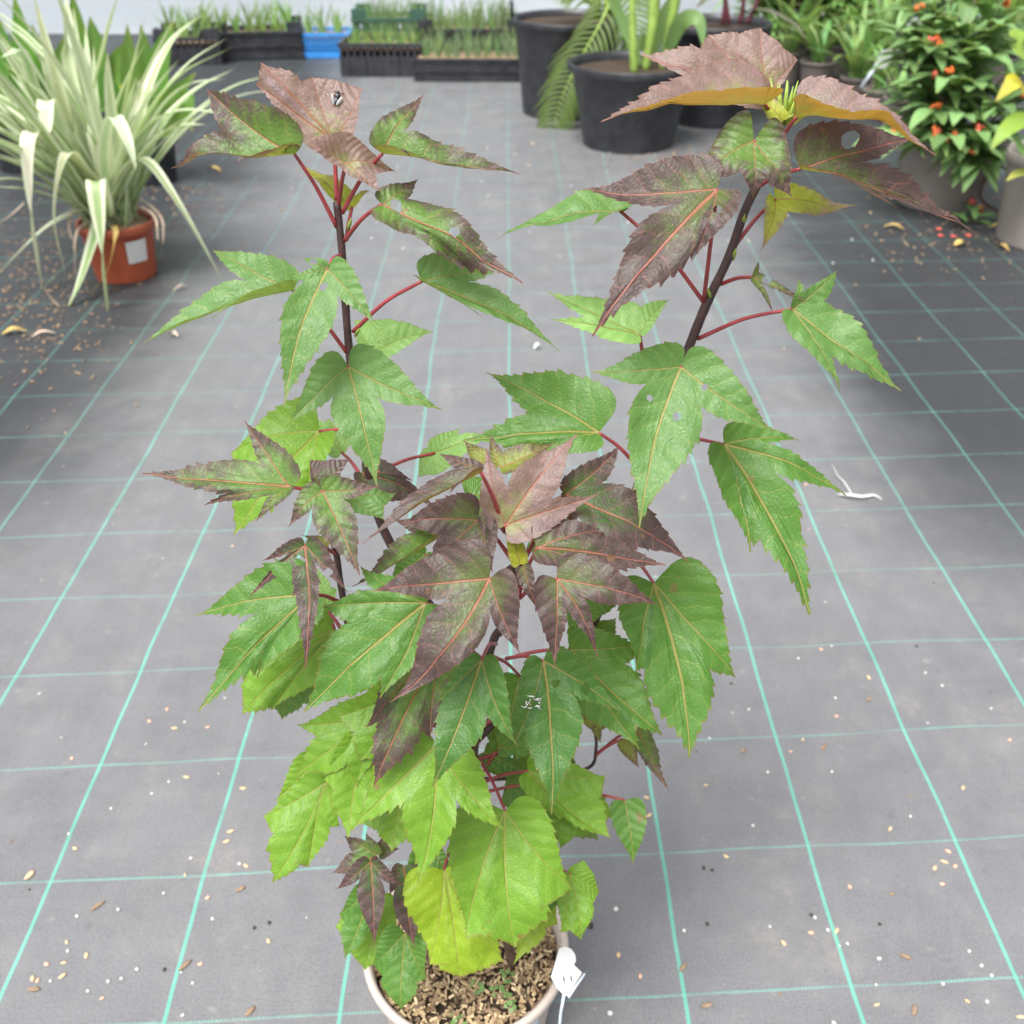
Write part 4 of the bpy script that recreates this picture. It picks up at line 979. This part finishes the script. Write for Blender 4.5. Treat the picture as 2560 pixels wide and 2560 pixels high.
for pxs, wd in (([(1660, 150, .02), (1700, 60, -.05), (1745, 50, -.12), (1760, 120, -.16)], .085), ([(1630, 150, .1), (1660, 40, .1), (1720, -60, .1)], .07), ([(1600, 160, .0), (1560, 60, .05), (1500, -50, .05)], .06)):
    bm = bmesh.new(); ribbon(bm, [at(x, y, bc.y + dy) for x, y, dy in pxs], wd, Vector((0, -1, .3)), .2, (.5, 1, .1), 6); o = obj('leaf', bm, M['green_leaf'], None); o.color = (.16, .28, .10, 1); place(o, ba)

cc_ = ground(1775, 325) + Vector((.02, .24, 0))
ca = empty('potted_shrub', cc_, 'red stemmed plant in the large black pot behind the cane pot', 'potted plant')
pot_thing(ca, .31, .22, .54, M['black'], lip=.022, lip_h=.04, fill=.92)
for x0, x1 in ((1806, 1815), (1850, 1862), (1868, 1915), (1822, 1800)):
    cane([(x0, 60, cc_.y), ((x0 + x1) / 2 + 3, 0, cc_.y), (x1, -90, cc_.y)], .014, .010, ca, 'redstem')
for pxs, wd, col in (([(1862, 20, 0), (1925, 30, -.05), (1985, 62, -.1), (2012, 96, -.14)], .085, (.16, .13, .12)), ([(1830, -20, 0), (1780, -10, .0), (1740, 20, -.05)], .08, (.12, .10, .08)), ([(1800, -10, .05), (1840, -50, .05), (1900, -30, .0)], .08, (.12, .16, .06))):
    bm = bmesh.new(); ribbon(bm, [at(x, y, cc_.y + dy) for x, y, dy in pxs], wd, None, .15, (.3, 1, .1), 6); o = obj('leaf', bm, M['green_leaf'], None); o.color = (*col, 1); place(o, ca)

# ------------------------------------------------------------------ strap plants in small grey-brown pots, right background
def strap_clump(label, c, r, h, nleaf, L_, el, droop, wd, col, group='small strap leaved plants at the back right', potmat='taupe_dark'):
    rt = empty('potted_strap_plant', c, label, 'potted plant', group); pot_thing(rt, r, r * .78, h, M[potmat], lip=.010, lip_h=.022, fill=.9)
    for i in range(nleaf):
        bm = bmesh.new(); az = rnd.uniform(0, 6.28)
        ribbon(bm, arch_pts((rnd.gauss(0, r * .2), rnd.gauss(0, r * .2), h * .88), az, L_ * rnd.uniform(.6, 1.1), rnd.uniform(*el), rnd.uniform(*droop)), wd * rnd.uniform(1.1, 1.7), None, .3, (.7, 1, .03), 4)
        o = obj('leaf', bm, M['green_leaf'], rt); o.color = (*[q_ * rnd.uniform(.75, 1.3) for q_ in col], 1)
LG = (.21, .36, .125)
for lab, px, py, r, h, n_, L_, wd in (
    ('strap plant in a grey brown pot just behind the topmost pinkish maroon leaf', 2034, 232, .115, .20, 16, .55, .035),
    ('dense light green strap plant whose narrow leaves arch beside the white plant tag', 2130, 262, .10, .17, 30, .52, .026),
    ('strap plant in the small pot directly below the white plant tag', 2180, 285, .085, .15, 14, .38, .022),
    ('small strap plant in a grey brown pot left of the orange flowered shrub', 2232, 318, .085, .17, 14, .34, .020),
    ('strap plant in a small pot half hidden by the orange flowered shrub', 2278, 340, .085, .17, 12, .34, .020),
    ('tall bright green strap plant at the back, right of the red stems', 1960, 205, .11, .20, 22, .66, .032),
    ('bushy strap plant at the back, left of the orange flowers', 2190, 215, .12, .20, 34, .75, .034),
    ('bushy strap plant at the back, behind the orange flowered shrub', 2330, 225, .12, .20, 34, .8, .034),
    ('bushy strap plant in the far right corner at the back', 2480, 220, .12, .20, 30, .85, .036),
    ('strap plant far back between the red stems and the corner', 2080, 185, .12, .20, 30, .75, .032),
    ('tallest strap plant at the very back, just right of the red stems', 1935, 160, .13, .22, 36, .95, .036),
    ('strap plant at the very back above the white plant tag', 2180, 150, .13, .22, 36, .95, .036),
    ('strap plant at the very back behind the tall leafy shrub', 2330, 155, .13, .22, 36, .95, .036),
    ('strap plant at the very back near the right corner', 2470, 155, .13, .22, 36, .95, .036)):
    c = ground(px, py); strap_clump(lab, c, r, h, n_, L_, (45, 82), (25, 110), wd, LG)
# white tag on a stick
wt = empty('plant_label', at(2165, 215, 5.2), 'white plant tag on a pale stick among the strap plants', 'label')
bm = bmesh.new(); tube(bm, [at(2152, 220, 5.2), at(2195, 158, 5.2)], .008, 6); place(obj('stick', bm, M['clear'], None), wt)
bm = bmesh.new()
hp = [at(x, y, 5.185) for x, y in ((2196, 172), (2195, 140), (2206, 126), (2230, 124), (2232, 142), (2216, 168))]
f = bm.faces.new([bm.verts.new(p) for p in hp]); ex = bmesh.ops.extrude_face_region(bm, geom=[f]); bmesh.ops.translate(bm, verts=[v for v in ex['geom'] if isinstance(v, bmesh.types.BMVert)], vec=(0, .006, 0))
place(obj('tag', bm, M['white'], None, False), wt)

# ------------------------------------------------------------------ shrub with orange flowers
def rosette_shrub(name, label, c, r_top, r_bot, h, potmat, shoots, col, leafL, leafW, flowers, seed):
    rg = random.Random(seed)
    rt = empty(name, c, label, 'potted plant'); pot_thing(rt, r_top, r_bot, h, M[potmat], lip=.016, lip_h=.05, fill=.88)
    bs = bmesh.new(); mats = []; bms = [bmesh.new() for _ in range(4)]; bf = []
    for (x, y, z) in shoots:
        tip = Vector((x, y, z)); a = Vector((rg.gauss(0, r_top * .25), rg.gauss(0, r_top * .25), h * .86)); mid = a.lerp(tip, .55) + Vector((0, 0, .10 * (tip - a).length))
        P = spline([a, mid, tip], 5); tube(bs, P, [.008 - .0055 * i / (len(P) - 1) for i in range(len(P))], 6)
        d = (P[-1] - P[-3]).normalized()
        for k_ in range(rg.randint(10, 15)):
            back = rg.random() ** 1.3 * .55; i = max(0, int((1 - back) * (len(P) - 1))); p = P[i]
            az = rg.uniform(0, 6.28); s = Vector((math.cos(az), math.sin(az), 0)); dd = (d * .55 + s * .9 + Vector((0, 0, rg.uniform(-.35, .25)))).normalized()
            blade_leaf(bms[rg.randrange(4)], p, dd, leafL * rg.uniform(.7, 1.15), leafW * rg.uniform(.8, 1.15), bend=rg.uniform(.1, .5))
        if rg.random() < flowers:
            for k_ in range(rg.randint(1, 3)):
                p = P[-1] + Vector((rg.gauss(0, .016), rg.gauss(0, .016) - .012, rg.uniform(.0, .03)))
                b2 = bmesh.new(); bf.append(b2)
                for m_ in range(6):
                    q_ = p + Vector((rg.gauss(0, .006), rg.gauss(0, .006), rg.gauss(0, .006)))
                    bmesh.ops.create_icosphere(b2, subdivisions=1, radius=1, matrix=Matrix.Translation(q_) @ Matrix.Rotation(rg.uniform(0, 3), 4, 'X') @ Matrix.Diagonal((.006, .006, .011, 1)))
    obj('stems', bs, M['twig'], rt)
    for i, b2 in enumerate(bms):
        o = obj('foliage', b2, M['green_leaf'], rt); k_ = (.75, .95, 1.15, 1.45)[i]; o.color = (*[q_ * k_ for q_ in col], 1)
    for i, b2 in enumerate(bf): obj('flower', b2, M['petal_r' if i % 4 == 3 else 'petal_o'], rt)
    return rt
hc = ground(2380, 535) + Vector((0, .19, 0))
shp = []
def rel(px, py, dy): v = at(px, py, hc.y + dy) - hc; return (v.x, v.y, v.z)
for (x, y, dy) in ((2225, 330, -.2), (2330, 340, -.33), (2380, 350, -.38), (2440, 420, -.34), (2270, 320, -.2), (2330, 270, -.3), (2400, 290, -.33), (2450, 330, -.33), (2420, 380, -.36), (2480, 390, -.30), (2300, 200, -.2), (2365, 190, -.28), (2440, 210, -.3), (2500, 260, -.25), (2530, 310, -.2),
                   (2260, 130, -.1), (2290, 90, -.15), (2330, 110, -.2), (2320, 80, -.1), (2400, 120, -.2), (2470, 130, -.2), (2530, 180, -.1), (2480, 60, -.1), (2420, 50, -.1), (2360, 30, -.05), (2290, 20, 0), (2500, 20, 0), (2550, 80, 0), (2440, -10, .05), (2380, -40, .1), (2300, -50, .1), (2520, -40, .1),
                   (2240, 220, .0), (2230, 60, .1), (2250, 280, -.05), (2350, 230, -.1), (2460, 270, -.15), (2410, 180, 0), (2340, 160, .05), (2290, 250, .1), (2400, 250, .05), (2500, 330, .05), (2550, 240, .0), (2450, 160, .1)):
    shp.append(rel(x, y, dy))
rosette_shrub('orange_flowered_shrub', 'bushy shrub with dark glossy leaves and orange flowers in a large grey pot', hc, .235, .185, .315, 'greige', shp, (.175, .31, .125), .190, .062, .26, 3)
# fallen flowering twig on the ground beside the pot
tw = empty('fallen_twig', ground(2440, 560), 'leafy twig with coral and orange flowers hanging to the ground right of the grey pot', 'twig')
bm = bmesh.new(); a = hc + Vector((.22, -.1, .30)); tube(bm, spline([a, ground(2450, 480, .10), ground(2495, 530, .02), ground(2500, 575, .006)], 6), .006, 6); place(obj('stem', bm, M['twig'], None), tw)
bm = bmesh.new()
for i in range(14):
    p = ground(2432 + rnd.uniform(-18, 18), 545 + rnd.uniform(-18, 18), .02 + rnd.random() * .05); az = rnd.uniform(0, 6.28)
    blade_leaf(bm, p, Vector((math.cos(az), math.sin(az) - .4, .2)), .09, .03)
o = obj('foliage', bm, M['green_leaf'], None); o.color = (.055, .13, .05, 1); place(o, tw)
for (x, y), mt in (((2430, 503), 'petal_r'), ((2450, 522), 'petal_o')):
    bm = bmesh.new()
    for k_ in range(7):
        p = ground(x, y, .06) + Vector((rnd.gauss(0, .006), rnd.gauss(0, .005), rnd.gauss(0, .007)))
        bmesh.ops.create_icosphere(bm, subdivisions=1, radius=1, matrix=Matrix.Translation(p) @ Matrix.Rotation(rnd.uniform(0, 3), 4, 'X') @ Matrix.Diagonal((.010, .010, .017, 1)))
    place(obj('flower', bm, M[mt], None), tw)
# lance-leaved shrubs behind
for lab, px, py, sc_, seed in (('leafy lance leaved shrub behind the pinkish top leaf, right of the red stems', 1990, 190, 1.0, 11), ('leafy lance leaved shrub at the back behind the white plant tag', 2150, 180, 1.1, 12), ('tall leafy shrub at the back right behind the orange flowers', 2390, 190, 1.25, 13)):
    c = ground(px, py) + Vector((0, .2, 0)); rg = random.Random(seed)
    sh = [(rg.uniform(-.4, .4) * sc_, rg.uniform(-.35, .3), rg.uniform(.34, .95) * sc_) for _ in range(38)]
    rosette_shrub('leafy_shrub', lab, c, .17, .13, .24, 'taupe_dark', sh, (.15, .30, .09), .22, .056, 0, seed)

# far right pot with green and yellow leaves
fc_ = ground(2640, 640) + Vector((.02, .2, 0))
fr = empty('yellow_leaved_plant', fc_, 'plant with yellow and green leaves in a grey pot cut by the photo\'s right edge', 'potted plant')
pot_thing(fr, .215, .175, .36, M['greige'], lip=.014, lip_h=.04)
for pxs, wd, col in (([(2600, 300, -.15), (2545, 210, -.25), (2525, 215, -.28), (2490, 252, -.3)], .07, (.52, .45, .03)), ([(2600, 330, -.2), (2560, 300, -.25), (2515, 325, -.3), (2478, 372, -.33)], .075, (.24, .38, .05)),
                     ([(2600, 200, -.1), (2560, 130, -.2), (2540, 95, -.2), (2522, 88, -.22)], .10, (.26, .40, .06)), ([(2620, 400, -.15), (2560, 380, -.25), (2530, 330, -.28)], .07, (.14, .30, .07)),
                     ([(2600, 430, -.2), (2548, 432, -.24), (2515, 452, -.27)], .035, (.45, .45, .10)), ([(2640, 300, 0), (2640, 100, 0), (2640, -30, 0)], .10, (.15, .3, .06))):
    bm = bmesh.new(); ribbon(bm, [at(x, y, fc_.y + dy) for x, y, dy in pxs], wd, Vector((0, -.6, .8)), .15, (.3, 1, .05), 6); o = obj('leaf', bm, M['green_leaf'], None); o.color = (*col, 1); place(o, fr)
bm = bmesh.new(); tube(bm, [fc_ + Vector((0, 0, .3)), fc_ + Vector((0, -.05, .8)), fc_ + Vector((.02, -.05, 1.2))], [.012, .01, .006], 8); place(obj('stem', bm, M['cane'], None), fr)

# ------------------------------------------------------------------ bits on the ground
def chip_mesh(seed, sx_, sy_, sz_):
    rg = random.Random(seed); bm = bmesh.new(); bmesh.ops.create_icosphere(bm, subdivisions=2, radius=1)
    for v in bm.verts: v.co = Vector((v.co.x * sx_, v.co.y * sy_, v.co.z * sz_)) * (1 + .28 * noise.noise(v.co * 1.7 + Vector((seed * 2.3, 0, 0))))
    me = bpy.data.meshes.new('chip'); bm.to_mesh(me); bm.free(); me.polygons.foreach_set('use_smooth', [True] * len(me.polygons)); return me
CH = {}
for nm, mt, sz in (('wood_chip', 'chip', (.0075, .0036, .0022)), ('bark_chip', 'chip2', (.008, .003, .0018)), ('perlite_grain', 'perl', (.0034, .0030, .0024)), ('grit_grain', 'grit', (.0034, .003, .002)), ('pink_chip', 'pink', (.0062, .0042, .0026))):
    CH[nm] = []
    for s in range(5):
        me = chip_mesh(s + 11 * len(nm), *sz); me.materials.append(M[mt]); CH[nm].append(me)
LAB = {'wood_chip': ('small pale wood chip lying on the grey ground cover', 'wood chip', 'pale wood chips scattered on the ground'),
       'bark_chip': ('small brown bark chip lying on the grey ground cover', 'bark chip', 'brown bark chips scattered on the ground'),
       'perlite_grain': ('tiny white perlite grain lying on the grey ground cover', 'perlite', 'white perlite grains scattered on the ground'),
       'grit_grain': ('tiny dark crumb lying on the grey ground cover', 'crumb', 'dark crumbs scattered on the ground'),
       'pink_chip': ('small pinkish chip lying on the grey ground cover', 'chip', 'pinkish chips scattered on the ground')}
def chip(kind, px, py, s=1.0, rz=None):
    me = rnd.choice(CH[kind]); o = bpy.data.objects.new(kind, me); COL.objects.link(o); p = ground(px, py)
    s *= .8; o.location = (p.x, p.y, .0016 * s); o.rotation_euler = (0, 0, rnd.uniform(0, 6.28) if rz is None else rz); o.scale = (s * rnd.uniform(.85, 1.15), s, s); tag(o, *LAB[kind]); return o
S4, X4, Y4 = 2.0125, 0, 1600
for k_, lst, s in (('wood_chip', ((878, 446), (938, 692), (1222, 748), (378, 1050), (1160, 965), (1140, 1015), (1238, 1138), (1380, 1108), (315, 1692), (435, 1590), (165, 1705)), 1.05), ('pink_chip', ((362, 597), (1008, 1632), (752, 410), (842, 350), (1045, 440), (190, 1715), (235, 1632), (1045, 1298)), .9),
                    ('wood_chip', ((150, 1186),), 1.7), ('perlite_grain', ((348, 978), (342, 1567), (1070, 1405), (200, 272), (560, 850), (825, 1275), (970, 1728), (612, 1705), (255, 1718), (443, 1768), (930, 415), (1132, 294), (765, 775), (595, 1358), (1205, 1128), (850, 715), (962, 1100), (388, 1392), (920, 1890), (545, 1720), (690, 1658)), 1.0),
                    ('bark_chip', ((492, 1340), (930, 1640), (1260, 1870), (1210, 1255), (170, 1760)), 1.6), ('grit_grain', ((828, 1660), (1280, 1450), (1355, 1425)), 1.2)):
    for x, y in lst: chip(k_, X4 + x / S4, Y4 + y / S4, s)
for k_, lst, s in (('wood_chip', ((1150, 190), (1258, 952), (1625, 745), (722, 1526), (432, 1090), (990, 1465), (1530, 1118), (1482, 1150), (45, 885), (32, 795), (1915, 1898)), 1.05), ('pink_chip', ((988, 385), (1055, 1243), (910, 48), (1860, 505), (1585, 1140), (1550, 1065), (1520, 1230), (860, 1475)), .95),
                    ('perlite_grain', ((642, 667), (1043, 1530), (945, 1462), (797, 95), (982, 294), (1435, 168), (222, 1464), (880, 1398), (1202, 1605), (1655, 1568), (1523, 1732), (1768, 1690), (568, 936), (965, 665), (548, 352), (1520, 232), (1718, 1640), (1745, 1822), (975, 1928), (1205, 1605), (1360, 890)), 1.1),
                    ('bark_chip', ((925, 540), (215, 1650), (520, 558), (1335, 1595), (337, 1840), (1380, 1865), (1150, 300)), 1.5), ('grit_grain', ((458, 220), (338, 1430), (320, 1148), (362, 1160), (860, 1385), (1390, 32), (1205, 1432)), 1.2)):
    for x, y in lst: chip(k_, 1600 + x / S4, Y4 + y / S4, s)
for x, y in ((1540, 2275), (1533, 2580), (1525, 2535)): chip('perlite_grain', x, y, 1.7)
chip('wood_chip', 1546, 2388, 1.0); chip('grit_grain', 1476, 2315, 2.0)
for i in range(110):
    px, py = rnd.uniform(20, 2540), 600 + 1950 * rnd.random() ** 1.6
    if 900 < px < 1450 and py > 2250: continue
    chip(rnd.choice(('perlite_grain', 'perlite_grain', 'perlite_grain', 'wood_chip', 'pink_chip', 'bark_chip', 'grit_grain')), px, py, rnd.uniform(.5, .95))
for i in range(90):
    px, py = rnd.uniform(560, 2200), 240 + 420 * rnd.random()
    chip(rnd.choice(('wood_chip', 'perlite_grain', 'perlite_grain', 'bark_chip')), px, py, rnd.uniform(.9, 2.0))
# dense litter under the plants at both sides
bm = bmesh.new()
def litter_bit(px, py, s):
    p = ground(px, py); m_ = Matrix.Translation(p + Vector((0, 0, .0025))) @ Matrix.Rotation(rnd.uniform(0, 6.28), 4, 'Z') @ Matrix.Rotation(rnd.gauss(0, .25), 4, 'Y')
    bmesh.ops.create_icosphere(bm, subdivisions=1, radius=1, matrix=m_ @ Matrix.Diagonal((s * rnd.uniform(.7, 1.4), s * .42, s * .22, 1)))
for i in range(650):
    px, py = rnd.gauss(70, 120), rnd.gauss(740, 110)
    if py > 470: litter_bit(px, py, rnd.uniform(.004, .012))
for i in range(200): litter_bit(rnd.gauss(430, 90), rnd.gauss(500, 50), rnd.uniform(.004, .012))
for i in range(260): litter_bit(rnd.gauss(2420, 130), rnd.gauss(560, 70), rnd.uniform(.005, .012))
for i in range(160): litter_bit(rnd.gauss(1700, 120), rnd.gauss(400, 22), rnd.uniform(.006, .015))
lt_ = obj('leaf_litter', bm, M['chip2']); tag(lt_, 'crumbs of brown bark and dry leaf scattered round the pots', kind='stuff')
# fallen leaves and petals one can point to
def fallen(px, py, L_, wd, rz, mat, label, name='fallen_leaf', cat='fallen leaf'):
    L_ *= .8; wd *= .8; c = ground(px, py, .006); d = Vector((math.cos(rz), math.sin(rz), 0)); bm = bmesh.new()
    ribbon(bm, [c - d * L_ / 2, c + Vector((0, 0, .014)), c + d * L_ / 2], wd, None, .3, (.3, 1, .1), 5)
    tag(obj(name, bm, M[mat]), label, cat)
fallen(2235, 570, .11, .035, -.5, 'dead_y', 'yellow brown fallen leaf on the dark ground left of the coral flower bits')
fallen(2402, 612, .075, .045, .3, 'dead_y', 'crumpled pale yellow fallen leaf below the long maroon leaf tip')
fallen(2505, 620, .10, .03, -1.2, 'dead_y', 'curled amber fallen leaf beside the grey pot at the right edge')
fallen(2520, 497, .09, .03, .1, 'dead_y', 'yellow fallen leaf between the two grey pots, the upper one')
fallen(2500, 568, .12, .035, .05, 'dead_y', 'yellow fallen leaf between the two grey pots, the lower one')
fallen(535, 425, .12, .04, -.5, 'dead_y', 'orange brown curled leaf below the leftmost maroon leaf of the hibiscus')
fallen(37, 832, .10, .04, .35, 'dead_y', 'pale yellow stick of dry leaf at the photo\'s left edge')
fallen(110, 838, .10, .022, .4, 'dead', 'pale withered leaf strip curling on the ground below the strap plant')
fallen(455, 722, .08, .012, .6, 'chip' if False else 'dead', 'thin dry leaf strip right of the terracotta pot')
fallen(435, 840, .05, .022, -.5, 'dead', 'curled tan leaf scrap near the tip of the left green hibiscus leaf')
fallen(1345, 870, .035, .02, .4, 'green_leaf', 'small green leaf scrap lying on the ground between the two tall shoots'); bpy.data.objects[-1] if False else None
for (x, y) in ((2350, 588), (2386, 590), (2422, 588), (2347, 572)):
    bm = bmesh.new(); c = ground(x, y, .008)
    for k_ in range(4): bmesh.ops.create_icosphere(bm, subdivisions=1, radius=1, matrix=Matrix.Translation(c + Vector((rnd.gauss(0, .005), rnd.gauss(0, .005), 0))) @ Matrix.Diagonal((.008, .006, .004, 1)))
    tag(obj('fallen_flower', bm, M['petal_r']), 'fallen coral flower on the dark ground below the grey shrub pot', 'fallen flower', 'fallen coral flowers below the grey pot')
# torn scrap of white fibre to the right
bm = bmesh.new()
sc0 = ground(2140, 1240, .006)
ribbon(bm, [ground(2092, 1236, .004), ground(2120, 1238, .012), ground(2155, 1243, .008), ground(2185, 1239, .005), ground(2206, 1250, .003)], .011, None, .5, (.3, 1, .1), 5)
ribbon(bm, [ground(2130, 1238, .006), ground(2110, 1205, .010), ground(2095, 1190, .006), ground(2080, 1160, .004)], .003, None, .5, (1, 1, .2), 4)
tag(obj('fleece_scrap', bm, M['white']), 'torn scrap of white fleece on the ground right of the hibiscus', 'fleece scrap')
